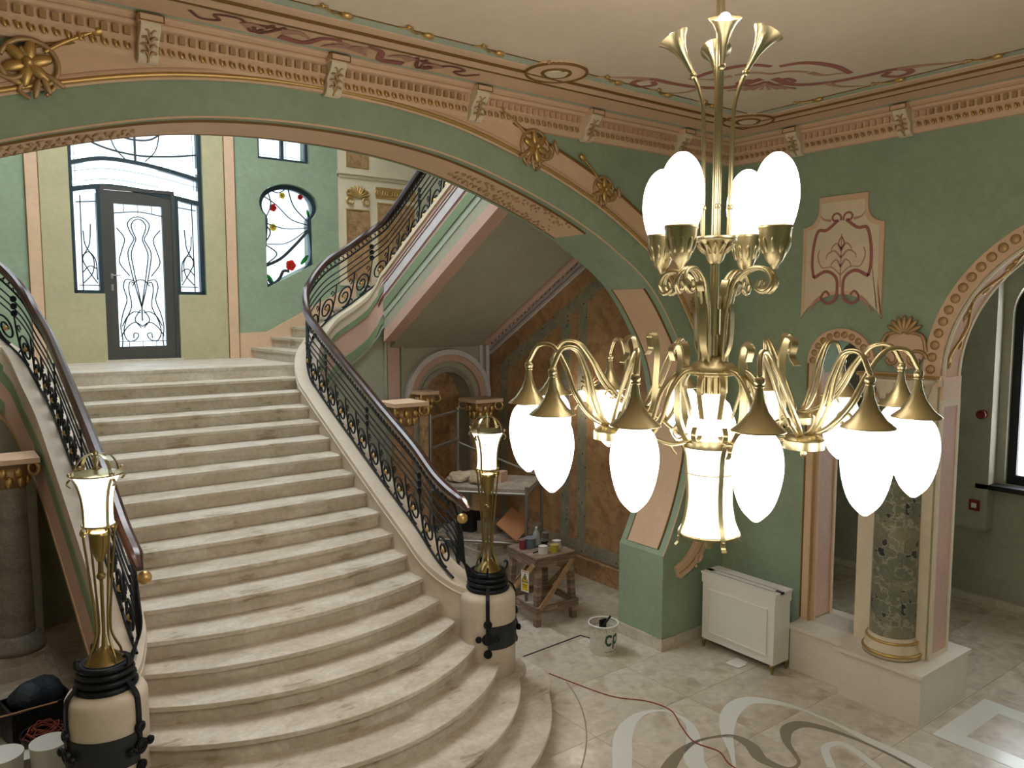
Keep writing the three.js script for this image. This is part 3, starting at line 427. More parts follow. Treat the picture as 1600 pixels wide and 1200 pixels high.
// ---------- wrought iron railings ----------
const spiralPts = (n = 46) => Array.from({ length: n + 1 }, (_, k) => { const t = k / n, a = -1.9 + t * 11.2, r = .148 - .115 * t; return [r * Math.cos(a), .195 + r * Math.sin(a)]; });
for (const s of [1, -1]) {
  const P = RAIL[s], ds = P.len / NP, at = (d, h, o = 0) => { const f = Math.max(0, Math.min(NP - .001, d / ds)), i = Math.floor(f), p = P[i].clone().lerp(P[i + 1], f - i), n = sideAt(s, i); return V(p.x + n.x * o, p.y + h, p.z + n.z * o); };
  const t = thing('stair_railing', `black wrought iron railing with spirals and gilt bosses, ${s > 0 ? 'ending by the scaffold planks' : 'ending over the black tool crate'}`, 'railing');
  const D0 = .42, D1 = P.len - .05, line = (h, d0, d1, step = .12, o = 0) => { const a = []; for (let d = d0; d < d1; d += step) a.push(at(d, h, o)); a.push(at(d1, h, o)); return a; };
  // handrail
  const hp = line(.84, .06, D1), secs = []; hp[0].y -= .05; const hc = curve(hp), HN = 260;
  for (let k = 0; k <= HN; k++) { const u = k / HN, p = hc.getPointAt(u), T = hc.getTangentAt(u), n = V().crossVectors(V(0, 1, 0), T).normalize(), b = V().crossVectors(T, n).normalize(), e = Math.min(1, .5 + u * 40); secs.push([[.042, -.038], [.053, 0], [.042, .03], [.018, .046], [-.018, .046], [-.042, .03], [-.053, 0], [-.042, -.038]].map(([a, c]) => p.clone().addScaledVector(n, a * e).addScaledVector(b, c * e)).reverse()); }
  mesh('handrail', loft(secs), mat.wood, t);
  for (const h of [.80, .70, .595, .51, .43]) mesh('rail_bar', tube(line(h, D0, D1), h > .69 ? .012 : .009, 240, 6), mat.iron, t);
  mesh('bottom_bar', tube(line(.025, D0 - .1, D1), .013, 240, 6), mat.iron, t);
  { const rings = []; for (let d = D0; d < D1; d += .075) { const c = at(d, .75), T = at(d + .02, .75).sub(c).normalize(), q = new THREE.Quaternion().setFromUnitVectors(V(1, 0, 0), V(T.x, 0, T.z).normalize()); rings.push(new THREE.TorusGeometry(.034, .006, 5, 12).applyQuaternion(q).translate(c.x, c.y, c.z)); } mesh('ring_lattice', rings, mat.iron, t); }
  let k = 0;
  for (let d = D0 + .08; d < D1 - .2; d += .335, k++) {
    const sp = mesh('spiral_scroll', [tube(spiralPts().map(([a, b]) => at(d + a, b)), .0115, 70, 6), tube([at(d + .12, .12), at(d + .17, .26), at(d + .2, .4), at(d + .2, .43)], .01, 14, 5), tube([at(d - .03, .06), at(d + .05, .03), at(d + .12, .1), at(d + .15, .05)], .009, 14, 5), tube([at(d + .12, .3), at(d + .16, .33), at(d + .13, .37), at(d + .1, .34)], .008, 12, 5)], mat.iron, t);
    const c = at(d, .195, .0); mesh('gilt_boss', [sph(.03, c.x, c.y, c.z, 12, 10)], mat.gold, sp);
    if (k % 4 === 1) { const gs = []; for (const h of [.45, .53, .61]) { const p = at(d + .2, h), T = tangentAt(s, Math.min(NP - 1, Math.round((d + .2) / ds))); for (const o of [-.012, .012]) gs.push(new THREE.CylinderGeometry(.036, .036, .012, 14).rotateX(Math.PI / 2).applyQuaternion(new THREE.Quaternion().setFromUnitVectors(V(1, 0, 0), T)).translate(p.x, p.y, p.z + o * 0)); } mesh('rosette_stack', gs, mat.iron, t); }
  }
  // bars sweeping down to the newel
  for (let q = 0; q < 7; q++) { const h = .78 - q * .075, e = .36 - q * .02; mesh('sweeping_bar', tube([at(D0 + .02, h), at(D0 - .14, h - .05), at(D0 - .26 + q * .012, h * .7 - .02), at(.13 + q * .012, .22 + h * .12), V(XC + s * (NEWEL[0] - XC) - s * .15, 1.17 + q * .012, NEWEL[1] - .1 + q * .03)], .011, 30, 6), mat.iron, t); }
  const g = at(.12, .7, .04); mesh('gilt_end_boss', sph(.05, g.x, g.y, g.z, 16, 12), mat.gold, t);
}
// ---------- newels and their lamps ----------
for (const s of [1, -1]) {
  const x = XC + s * (NEWEL[0] - XC), z = NEWEL[1], where = s > 0 ? 'beside the painters work stand' : 'beside the black tool crate';
  const t = thing('newel_post', `round cream stone newel with iron band and straps, ${where}`, 'newel', [x, .316, z]);
  mesh('drum', lathe([[0, 0], [.265, 0], [.265, .7], [.262, .73], [.245, .76], [.2, .785], [.17, .79], [0, .79]], 48), mat.parapet, t);
  mesh('iron_band', new THREE.LatheGeometry([[.262, .28], [.274, .28], [.274, .5], [.262, .5]].map(([r, y]) => new THREE.Vector2(r, y)), 40, (s > 0 ? -35 : -165) * Math.PI / 180, 200 * Math.PI / 180), mat.ironFlat, t);
  mesh('iron_collar', [...[.8, .85, .9, .945].map((y, k) => new THREE.TorusGeometry(.185 - .01 * k, .025, 8, 32).rotateX(Math.PI / 2).translate(0, y, 0)), cyl(.18, .14, .2, 28, 0, .77, 0)], mat.iron, t);
  for (const deg of [125, 15, -75]) { const a = (s > 0 ? deg : 180 - deg) * Math.PI / 180, st = new THREE.Group(); st.name = 'iron_strap'; st.rotation.y = -a; t.add(st); mesh('strap_bar', strip([[.17, .86, 0], [.215, .82, 0], [.262, .765, 0], [.275, .68, 0], [.276, .56, 0], [.278, .4, 0]].map((p) => V(...p)), V(0, 0, 1), .016, .036, 20), mat.iron, st); for (const [y, r, o] of [[.53, .04, 0], [.39, .055, 0], [.25, .04, 0], [.39, .03, .085], [.39, .03, -.085]]) mesh('rosette', [new THREE.CylinderGeometry(r, r, .02, 16).rotateZ(Math.PI / 2).translate(.284, y, o), new THREE.TorusGeometry(r * .6, .008, 5, 14).rotateY(Math.PI / 2).translate(.294, y, o)], mat.iron, st); mesh('collar_finial', tube([[.16, .93, 0], [.2, .98, 0], [.19, 1.03, 0], [.165, 1.02, 0]].map((p) => V(...p)), .011, 14, 5), mat.iron, st); }
  const L = thing('newel_lamp', `tall brass newel lamp with glowing waisted glass shade, ${where}`, 'lamp', [x, 1.27, z], .4);
  mesh('foot', lathe([[0, 0], [.13, 0], [.132, .015], [.11, .03], [.085, .06], [.045, .09], [.02, .12], [.014, .2], [0, .2]], 32), mat.brassDark, L);
  mesh('stem', [cyl(.012, .012, .6, 12, 0, .15, 0), sph(.03, 0, .62, 0, 14, 10), cyl(.02, .014, .1, 12, 0, .64, 0)], mat.brassDark, L);
  mesh('vase', lathe([[0, .72], [.025, .73], [.05, .8], [.062, .9], [.066, .93], [.05, .94], [0, .94]], 28), mat.brassDark, L);
  for (let k = 0; k < 4; k++) {
    const a = k * Math.PI / 2, G = new THREE.Group(); G.name = 'side_arm'; G.rotation.y = a; L.add(G);
    mesh('side_rod', tube([[.125, .02, 0], [.12, .06, 0], [.085, .13, 0], [.055, .21, 0], [.053, .3, 0], [.07, .5, 0], [.095, .75, 0], [.112, .9, 0], [.115, .96, 0]], .0085, 36, 7), mat.brassDark, G);
    mesh('scroll', tube(spiral(.1, .955, .035, .01, -1.5, 5.5).map(([p, q]) => [p, q, 0]), .007, 26, 5), mat.brassDark, G);
    mesh('shade_strap', strip([[.105, .98, 0], [.105, 1.06, 0], [.112, 1.16, 0], [.14, 1.27, 0], [.18, 1.33, 0], [.205, 1.3, 0], [.185, 1.275, 0]], V(0, 0, 1), .005, .022, 30), mat.brass, G);
    mesh('crown_strap', strip([[.165, 1.345, 0], [.15, 1.4, 0], [.1, 1.46, 0], [.03, 1.475, 0], [.0, 1.46, 0]], V(0, 0, 1), .005, .022, 24), mat.brass, G);
    mesh('scroll_tip', sph(.013, .19, 1.36, 0, 8, 6), mat.brass, G);
  }
  const shade = mesh('glass_shade', lathe([[.09, .985], [.1, .985], [.096, 1.0], [.088, 1.1], [.092, 1.18], [.115, 1.27], [.15, 1.335], [.145, 1.335]], 36), mat.lampGlass, L);
  mesh('shade_ring', [new THREE.TorusGeometry(.103, .007, 6, 32).rotateX(Math.PI / 2).translate(0, .985, 0), new THREE.TorusGeometry(.12, .002, 5, 32).rotateX(Math.PI / 2).translate(0, 1.285, 0)], mat.brass, L);
  mesh('top_disc', lathe([[0, 1.375], [.05, 1.37], [.12, 1.355], [.165, 1.345], [.168, 1.335], [0, 1.335]], 36), mat.brass, L);
  mesh('finial', lathe([[0, 1.36], [.03, 1.37], [.012, 1.4], [.025, 1.44], [.012, 1.47], [.02, 1.49], [0, 1.51]], 16), mat.brass, L);
  const pl = new THREE.PointLight(LAMP_COLOR, GLOBE_CD * 1.4, 0, 2); pl.position.set(0, 1.14, 0); pl.castShadow = true; pl.shadow.radius = 3; L.add(pl);
}
// ---------- stairwell walls ----------
{
  const wl = struct('wall_stair_left', bx(XL - .6, XL, 0, TOP, ZBACK - .4, ZB), mat.greyGreen); mesh('marble_facing', bx(XL, XL + .02, 0, 3.1, -10.35, ZB), mat.tan, wl); mesh('plinth', bx(XL, XL + .05, 0, .26, -10.35, ZB), mat.tanPanel, wl);
  const wr = struct('wall_stair_right', bx(XR, XR + .6, 0, TOP, ZBACK - .4, ZB), mat.greyGreen);
  const sl = (z) => 4.36 + (z + 10.05) * .567 - 1.02;
  mesh('marble_facing', wallShape([[-10.35, 0], [ZB, 0], [ZB, sl(ZB)], [-10.35, sl(-10.35)]], [], XR - .02, .02), mat.tan, wr);
  for (const z of [-9.95, -8.45, -8.1, -6.75]) mesh('breccia_band', wallShape([[z - .09, .3], [z + .09, .3], [z + .09, sl(z + .09) - .45], [z - .09, sl(z - .09) - .45]], [], XR - .024, .02), mat.brecciaBand, wr);
  mesh('breccia_band', wallShape([[-9.95, sl(-9.95) - .62], [-6.7, sl(-6.7) - .62], [-6.7, sl(-6.7) - .42], [-9.95, sl(-9.95) - .42]], [], XR - .026, .02), mat.brecciaBand, wr); mesh('breccia_band', bx(XR - .026, XR, .3, .48, -10.0, -6.6), mat.brecciaBand, wr);
  mesh('plinth', bx(XR - .05, XR, 0, .26, -10.35, ZB), mat.tanPanel, wr); mesh('plinth_roll', rod([XR - .045, .26, -10.35], [XR - .045, .26, ZB], .022, 8), mat.tanPanel, wr);
  for (const o of [-.06, -.14]) mesh('cove_line', loft([-10.3, -6.4].map((z) => [V(XR - .05, sl(z) + o, z), V(XR, sl(z) + o, z), V(XR, sl(z) + o + .05, z), V(XR - .05, sl(z) + o + .05, z)])), mat.lavender, wr);
  // roof of the stairwell with its glazed lantern light
  { const c = sgroup('ceiling_stairwell'), x0 = .2, x1 = 4.86, z0 = -11.3, z1 = -6.9; for (const g of [bx(XL - .6, XR + .6, TOP, TOP + .3, ZBACK - .4, z0), bx(XL - .6, XR + .6, TOP, TOP + .3, z1, ZB), bx(XL - .6, x0, TOP, TOP + .3, z0, z1), bx(x1, XR + .6, TOP, TOP + .3, z0, z1)]) mesh('roof_slab', g, mat.ceiling, c);
    const w = sgroup('window_5'); for (let k = 0; k <= 4; k++) { const x = x0 + (x1 - x0) * k / 4; mesh('glazing_bar', bx(x - .03, x + .03, TOP + .1, TOP + .18, z0, z1), mat.frame, w); if (k < 4) mesh('pane', bx(x + .03, x0 + (x1 - x0) * (k + 1) / 4 - .03, TOP + .135, TOP + .145, z0, z1), mat.pane, w); } for (const z of [z0 + .03, (z0 + z1) / 2, z1 - .03]) mesh('glazing_bar', bx(x0, x1, TOP + .09, TOP + .17, z - .03, z + .03), mat.frame, w); }
  // rear wall with door, sidelights and windows cut through
  const head = arcPts(4.93, 5.5, .5, -.62, Math.PI + .62, 26).map(([a, b]) => [a, 5.5 + (b - 5.5) * .68]);
  const hSl = [[4.53, 4.13], [5.34, 4.54], ...head], hMain = [[2.13, 3.0], [3.15, 3.0], [3.15, 4.0], [3.56, 4.0], [3.56, 7.6], [1.735, 7.6], [1.735, 4.0], [2.13, 4.0]], hTop = [[4.43, 6.2], [5.3, 6.2], [5.3, 7.3], [4.43, 7.3]];
  const s = new THREE.Shape([[XL - .6, 0], [XR + .6, 0], [XR + .6, TOP], [XL - .6, TOP]].map(([a, b]) => new THREE.Vector2(a, b))); for (const h of [hSl, hMain, hTop]) s.holes.push(new THREE.Path(h.map(([a, b]) => new THREE.Vector2(a, b))));
  const wb = struct('wall_stair_back', new THREE.ExtrudeGeometry(s, { depth: .4, bevelEnabled: false }).translate(0, 0, ZBACK - .4), mat.green);
  // buff field between the pilasters, stepped round the openings
  for (const g of [bx(1.36, 1.735, LAND, TOP, ZBACK, ZBACK + .01), bx(3.56, 3.88, LAND, TOP, ZBACK, ZBACK + .01), bx(1.735, 2.13, LAND, 4.0, ZBACK, ZBACK + .01), bx(3.15, 3.56, LAND, 4.0, ZBACK, ZBACK + .01), bx(1.735, 3.56, 7.6, TOP, ZBACK, ZBACK + .01)]) mesh('buff_field', g, mat.olive, wb);
  for (const [a, b] of [[1.2, 1.36], [3.88, 4.04]]) { const p = mesh('pilaster', bx(a, b, LAND, TOP, ZBACK, ZBACK + .035), mat.peach, wb); for (const x of [a, b]) mesh('pilaster_line', rod([x, LAND, ZBACK + .03], [x, TOP, ZBACK + .03], .008, 6), mat.goldLine, p); }
  mesh('skirting_slope', shapeGeo([[4.04, LAND], [4.04, 3.4], [4.5, 3.42], [6.1, 4.25], [6.1, LAND]], .02).translate(0, 0, ZBACK), mat.peach, wb);
  // panelled bay with shell and marble
  const bay = mesh('panel_bay', bx(5.8, 7.33, 4.2, TOP, ZBACK, ZBACK + .03), mat.cream, wb);
  mesh('bay_cornice', [bx(5.78, 7.33, 6.1, 6.16, ZBACK, ZBACK + .1), bx(5.8, 7.33, 6.05, 6.1, ZBACK, ZBACK + .06)], mat.cream, wb);
  const pn = (x0, x1, y0, y1) => { const p = mesh('marble_panel', bx(x0, x1, y0, y1, ZBACK + .03, ZBACK + .036), mat.tanPanel, bay); mesh('panel_frame', [bx(x0 - .02, x1 + .02, y0 - .02, y0, ZBACK + .03, ZBACK + .05), bx(x0 - .02, x1 + .02, y1, y1 + .02, ZBACK + .03, ZBACK + .05), bx(x0 - .02, x0, y0, y1, ZBACK + .03, ZBACK + .05), bx(x1, x1 + .02, y0, y1, ZBACK + .03, ZBACK + .05)], mat.gold, p); };
  pn(5.95, 6.35, 4.3, 5.5); pn(6.55, 7.25, 4.3, 5.65); pn(5.97, 6.35, 6.25, 6.7);
  mesh('gilded_frieze', [bx(6.5, 7.3, 5.74, 5.94, ZBACK + .03, ZBACK + .04), ...Array.from({ length: 16 }, (_, k) => new THREE.TorusGeometry(.05, .014, 5, 12, 4.5).rotateZ(k * 1.7).translate(6.54 + k * .048, 5.84, ZBACK + .045))], mat.gold, bay);
  mesh('gilded_shell', [...Array.from({ length: 9 }, (_, k) => new THREE.SphereGeometry(.05, 8, 6).scale(.45, 2.2, .5).translate(0, .11, 0).rotateZ((k - 4) * .32).translate(6.15, 5.72, ZBACK + .05)), ...[-1, 1].flatMap((d) => [new THREE.TorusGeometry(.06, .02, 6, 14).translate(6.15 + d * .15, 5.66, ZBACK + .05), new THREE.TorusGeometry(.04, .016, 6, 14).translate(6.15 + d * .17, 5.8, ZBACK + .05)])], mat.gold, bay);
  struct('wall_under_landing', bx(.9, 4.16, 0, 2.78, -10.72, -10.62), mat.greyGreen);
  // walls under the landing ends, with the arched niche
  for (const d of [1, -1]) {
    const x0 = XC + d * 1.6, x1 = XC + d * 4.8, zc = -10.35, cx = XC + d * 3.97, poly = d > 0 ? [[x0, 0], [x1, 0], [x1, 3.3], [XC + 3.1, 3.3], [XC + 2.9, 3.5], [x0, 2.75]] : [[x1, 0], [x0, 0], [x0, 2.75], [XC - 2.9, 3.5], [XC - 3.1, 3.3], [x1, 3.3]];
    const sh = new THREE.Shape(poly.map(([a, b]) => new THREE.Vector2(a, b))); sh.holes.push(new THREE.Path([[cx - .42, .3], [cx + .42, .3], ...arcPts(cx, 2.38, .42, 0, Math.PI, 24)].map(([a, b]) => new THREE.Vector2(a, b))));
    const w = struct(d > 0 ? 'wall_niche_right' : 'wall_niche_left', new THREE.ExtrudeGeometry(sh, { depth: .3, bevelEnabled: false }).translate(0, 0, zc - .3), mat.greyGreen);
    mesh('niche_back', bx(cx - .5, cx + .5, 0, 3.0, zc - .36, zc - .3), mat.tanPanel, w);
    const ring = (r0, r1, z1, m) => { const q = []; for (let i = 0; i <= 30; i++) { const a = i / 30 * Math.PI, c = Math.cos(a), n = Math.sin(a); q.push([V(cx + r1 * c, 2.38 + r1 * n, z1), V(cx + r0 * c, 2.38 + r0 * n, z1), V(cx + r0 * c, 2.38 + r0 * n, zc), V(cx + r1 * c, 2.38 + r1 * n, zc)]); } return mesh('niche_ring', loft(q), m, w); };
    ring(.42, .5, zc + .02, mat.brecciaBand); ring(.6, .7, zc + .06, mat.pink); ring(.7, .78, zc + .09, mat.lavender);
    mesh('pilaster_strip', bx(XC + d * 3.02 - .1, XC + d * 3.02 + .1, 2.2, 3.32, zc, zc + .03), mat.pink, w); mesh('pilaster_frame', [bx(XC + d * 3.02 - .16, XC + d * 3.02 - .12, 0, 3.36, zc, zc + .05), bx(XC + d * 3.02 + .12, XC + d * 3.02 + .16, 0, 3.36, zc, zc + .05)], mat.greyGreen, w);
    mesh('corner_roll', [rod([XC + d * 4.72, 0, zc + .03], [XC + d * 4.72, 3.3, zc + .03], .04), rod([XC + d * 4.6, 0, zc + .02], [XC + d * 4.6, 3.3, zc + .02], .03)], mat.lavender, w);
  }
}
// ---------- door and windows of the stairwell ----------
{
  const z = ZBACK - .12, fr = (x0, x1, y0, y1, w, d) => [bx(x0, x1, y0, y0 + w, z - d / 2, z + d / 2), bx(x0, x1, y1 - w, y1, z - d / 2, z + d / 2), bx(x0, x0 + w, y0 + w, y1 - w, z - d / 2, z + d / 2), bx(x1 - w, x1, y0 + w, y1 - w, z - d / 2, z + d / 2)];
  const N = V(0, 0, 1), ln = (pts, w = .007) => strip(pts.map(([a, b]) => [a, b, z + .008]), N, Math.max(.015, w * 1.6), .014, 30);
  const arcBar = (x0, x1, y0, sag, y1, w, zz = .07) => strip([[x0, y0], [(x0 * 3 + x1) / 4, y0 + sag * .82], [(x0 + x1) / 2, y0 + sag + (y1 - y0) / 2], [(x0 + 3 * x1) / 4, y1 + sag * .8], [x1, y1]].map(([a, b]) => [a, b, z]), N, w, zz, 30);
  const cxd = 2.64;
  const d = sgroup('door_1');
  mesh('door_frame', fr(2.13, 3.15, 3.0, 5.56, .05, .12), mat.frame, d);
  const leaf = mesh('door_leaf', [bx(2.18, 2.31, 3.05, 5.5, z - .03, z + .04), bx(2.97, 3.1, 3.05, 5.5, z - .03, z + .04), bx(2.31, 2.97, 3.05, 3.22, z - .03, z + .04), bx(2.31, 2.97, 5.32, 5.5, z - .03, z + .04)], mat.frame, d);
  mesh('door_pane', bx(2.31, 2.97, 3.22, 5.32, z - .004, z + .004), mat.obscured, d);
  mesh('door_handle', [bx(2.23, 2.26, 4.22, 4.3, z + .04, z + .05), rod([2.245, 4.27, z + .06], [2.36, 4.27, z + .065], .009), bx(2.23, 2.26, 4.05, 4.14, z + .04, z + .05)], mat.steel, leaf);
  mesh('threshold', bx(2.1, 3.18, LAND, LAND + .03, ZBACK - .3, ZBACK + .02), mat.stone, d);
  { const gs = []; for (const s of [-1, 1]) { const q = (pts, w) => gs.push(ln(pts.map(([a, b]) => [cxd + s * a, 3.22 + b]), w));
      q([[0, 1.93], [.09, 1.9], [.15, 1.82], [.12, 1.7], [.07, 1.6], [.11, 1.52], [.16, 1.4], [.13, 1.15], [.06, .82], [0, .58]]); q([[0, 1.9], [.06, 1.87], [.1, 1.8], [.08, 1.7], [.045, 1.6], [.08, 1.5], [.115, 1.38], [.09, 1.15], [0, .6]]);
      q([[.3, 1.75], [.2, 1.6], [.25, 1.4], [.28, 1.25], [.15, 1.05]]); q([[.1, .98], [.2, 1.0], [.24, .9], [.2, .7], [.26, .5], [.3, .3], [.28, .1], [.29, 0]]); q([[.1, .95], [.15, .96], [.17, .85], [.14, .6], [.22, .4], [.26, .2], [.2, .08], [.1, .1], [.06, .18], [.12, .2], [.13, .12]]);
      q([[.02, .5], [.1, .52], [.2, .45], [.28, .3]]); q([[0, .3], [.1, .36], [.2, .3], [.3, .15]]); q([[.02, .55], [.1, .4], [.02, .28]]); q([[0, 1.0], [.06, .98], [.12, .9]]); }
    for (const x of [2.45, 2.64, 2.83]) gs.push(bx(x - .004, x + .004, 5.2, 5.32, z - .006, z + .006), bx(x - .004, x + .004, 3.22, 3.3, z - .006, z + .006)); gs.push(bx(2.31, 2.97, 3.29, 3.3, z - .006, z + .006), ln([[2.31, 5.18], [2.64, 5.22], [2.97, 5.18]])); gs.push(ln([[cxd, 3.8], [cxd, 3.6]], .012)); mesh('lead_tracery', gs, mat.lead, d); }
  const w1 = sgroup('window_1');
  mesh('window_frame', [bx(1.735, 1.79, 4.0, 7.6, z - .05, z + .05), bx(3.5, 3.56, 4.0, 7.6, z - .05, z + .05), bx(1.735, 2.13, 4.0, 4.05, z - .05, z + .05), bx(3.15, 3.56, 4.0, 4.05, z - .05, z + .05), bx(2.08, 2.13, 4.0, 5.5, z - .06, z + .06), bx(3.15, 3.2, 4.0, 5.5, z - .06, z + .06), bx(1.735, 3.56, 7.55, 7.6, z - .05, z + .05)], mat.frameBlue, w1);
  mesh('arched_transom', arcBar(1.74, 3.56, 5.47, .1, 5.4, .07, .1), mat.frameBlue, w1); mesh('arched_transom', arcBar(1.74, 3.56, 5.84, .13, 5.76, .06, .1), mat.frameBlue, w1);
  for (const [x0, x1, y0, y1] of [[1.79, 2.08, 4.05, 5.45], [3.2, 3.5, 4.05, 5.42], [1.79, 3.5, 5.6, 5.86], [1.79, 2.62, 5.95, 7.55], [2.65, 3.5, 5.95, 7.55]]) mesh('pane', bx(x0, x1, y0, y1, z - .004, z + .004), mat.obscured, w1);
  mesh('mullion', bx(2.62, 2.65, 5.95, 7.55, z - .012, z + .012), mat.lead, w1);
  { const gs = []; for (const [x0, s] of [[1.82, 1], [3.47, -1]]) { const q = (pts) => gs.push(ln(pts.map(([a, b]) => [x0 + s * a, b]))); q([[.05, 4.05], [.06, 5.4]]); q([[0, 4.12], [.26, 4.12]]); q([[0, 5.3], [.26, 5.33]]); q([[.06, 4.15], [.18, 4.3], [.2, 4.5], [.1, 4.7], [.08, 4.9]]); q([[.24, 4.15], [.12, 4.35], [.06, 4.5], [.15, 4.7], [.18, 5.0]]); q([[.05, 4.3], [.15, 4.4], [.24, 4.36]]); q([[.06, 4.55], [.14, 4.6], [.22, 4.5], [.24, 4.2]]); }
    gs.push(arcBar(1.79, 3.5, 5.58, .1, 5.51, .006, .012), arcBar(1.79, 3.5, 5.73, .1, 5.66, .006, .012), ln([[1.79, 6.35], [2.1, 6.15], [2.62, 6.05], [3.1, 6.08], [3.5, 6.15]], .016), ln([[2.3, 6.4], [2.45, 6.3], [2.64, 6.27], [2.85, 6.3], [3.0, 6.4]], .016), ln([[2.5, 5.97], [2.35, 6.15], [2.3, 6.5], [2.45, 6.9]]), ln([[2.77, 5.97], [2.92, 6.15], [2.97, 6.5], [2.82, 6.9]]), bx(1.83, 1.835, 5.5, 7.5, z - .006, z + .006), bx(3.45, 3.455, 5.45, 7.5, z - .006, z + .006)); mesh('lead_tracery', gs, mat.lead, w1); }
  // slanted window with stained glass
  const head = arcPts(4.93, 5.5, .5, -.62, Math.PI + .62, 26).map(([a, b]) => [a, 5.5 + (b - 5.5) * .68]), out = [[4.53, 4.13], [5.34, 4.54], ...head];
  const w2 = sgroup('window_2'), ctr = [4.93, 4.95];
  mesh('window_frame', strip(out.map(([a, b]) => [a + (ctr[0] - a) * .07, b + (ctr[1] - b) * .05, z]), N, .07, .08, 160, true), mat.frameBlue, w2);
  mesh('pane', new THREE.ExtrudeGeometry(new THREE.Shape(out.map(([a, b]) => new THREE.Vector2(a, b))), { depth: .006, bevelEnabled: false }).translate(0, 0, z - .003), mat.obscured, w2);
  mesh('lead_tracery', [ln([[4.56, 4.5], [4.8, 4.62], [5.05, 4.85], [5.3, 5.12]], .03), ln([[4.58, 4.28], [4.66, 4.2], [4.78, 4.3], [4.85, 4.42], [4.95, 4.42]], .03), ln([[4.5, 5.65], [4.75, 5.5], [5.0, 5.28], [5.3, 5.2]], .01), ln([[4.53, 5.2], [4.9, 5.12], [5.3, 5.16]], .01), ln([[4.53, 4.85], [4.9, 4.88], [5.3, 5.14]], .01), ln([[4.95, 5.8], [5.05, 5.5], [5.3, 5.25]], .012), ln([[4.6, 5.75], [4.66, 5.5], [4.56, 5.25]], .01), ln([[4.53, 5.2], [4.64, 5.05], [4.56, 4.88]], .012), ln([[4.54, 4.85], [4.74, 4.7], [4.56, 4.52]], .012), ln([[4.62, 5.74], [4.8, 5.7], [4.95, 5.8]], .01)], mat.lead, w2);
  const fl = (x, y, r, m, n = 'glass_flower') => mesh(n, Array.from({ length: 5 }, (_, k) => new THREE.SphereGeometry(r * .6, 8, 6).scale(1, 1, .12).translate(x + Math.cos(k * 1.257) * r * .5, y + Math.sin(k * 1.257) * r * .5, z)), m, w2);
  fl(4.7, 5.45, .06, mat.glassRed); fl(5.17, 5.66, .045, mat.glassRed); fl(4.98, 4.52, .085, mat.glassRed); fl(4.69, 5.13, .06, mat.glassYellow); fl(4.86, 5.66, .05, mat.glassYellow);
  mesh('glass_leaf', [new THREE.SphereGeometry(.07, 10, 8).scale(.5, 1.5, .08).rotateZ(-.7).translate(5.22, 4.62, z), new THREE.SphereGeometry(.07, 10, 8).scale(.5, 1.3, .08).rotateZ(.6).translate(4.62, 4.28, z), new THREE.SphereGeometry(.05, 10, 8).scale(.5, 1.3, .08).rotateZ(.2).translate(5.3, 5.4, z)], mat.glassGreen, w2);
  const w3 = sgroup('window_3'); mesh('window_frame', [...fr(4.43, 5.3, 6.2, 7.3, .05, .08), bx(4.84, 4.89, 6.25, 7.25, z - .04, z + .04)], mat.frameBlue, w3); mesh('pane', bx(4.48, 4.84, 6.25, 7.25, z - .003, z + .003), mat.obscured, w3); mesh('pane', bx(4.89, 5.25, 6.25, 7.25, z - .003, z + .003), mat.obscured, w3); mesh('lead_tracery', [bx(4.48, 5.25, 6.29, 6.295, z - .006, z + .006), bx(4.93, 4.935, 6.25, 7.25, z - .006, z + .006), bx(5.2, 5.205, 6.25, 7.25, z - .006, z + .006)], mat.lead, w3);
}

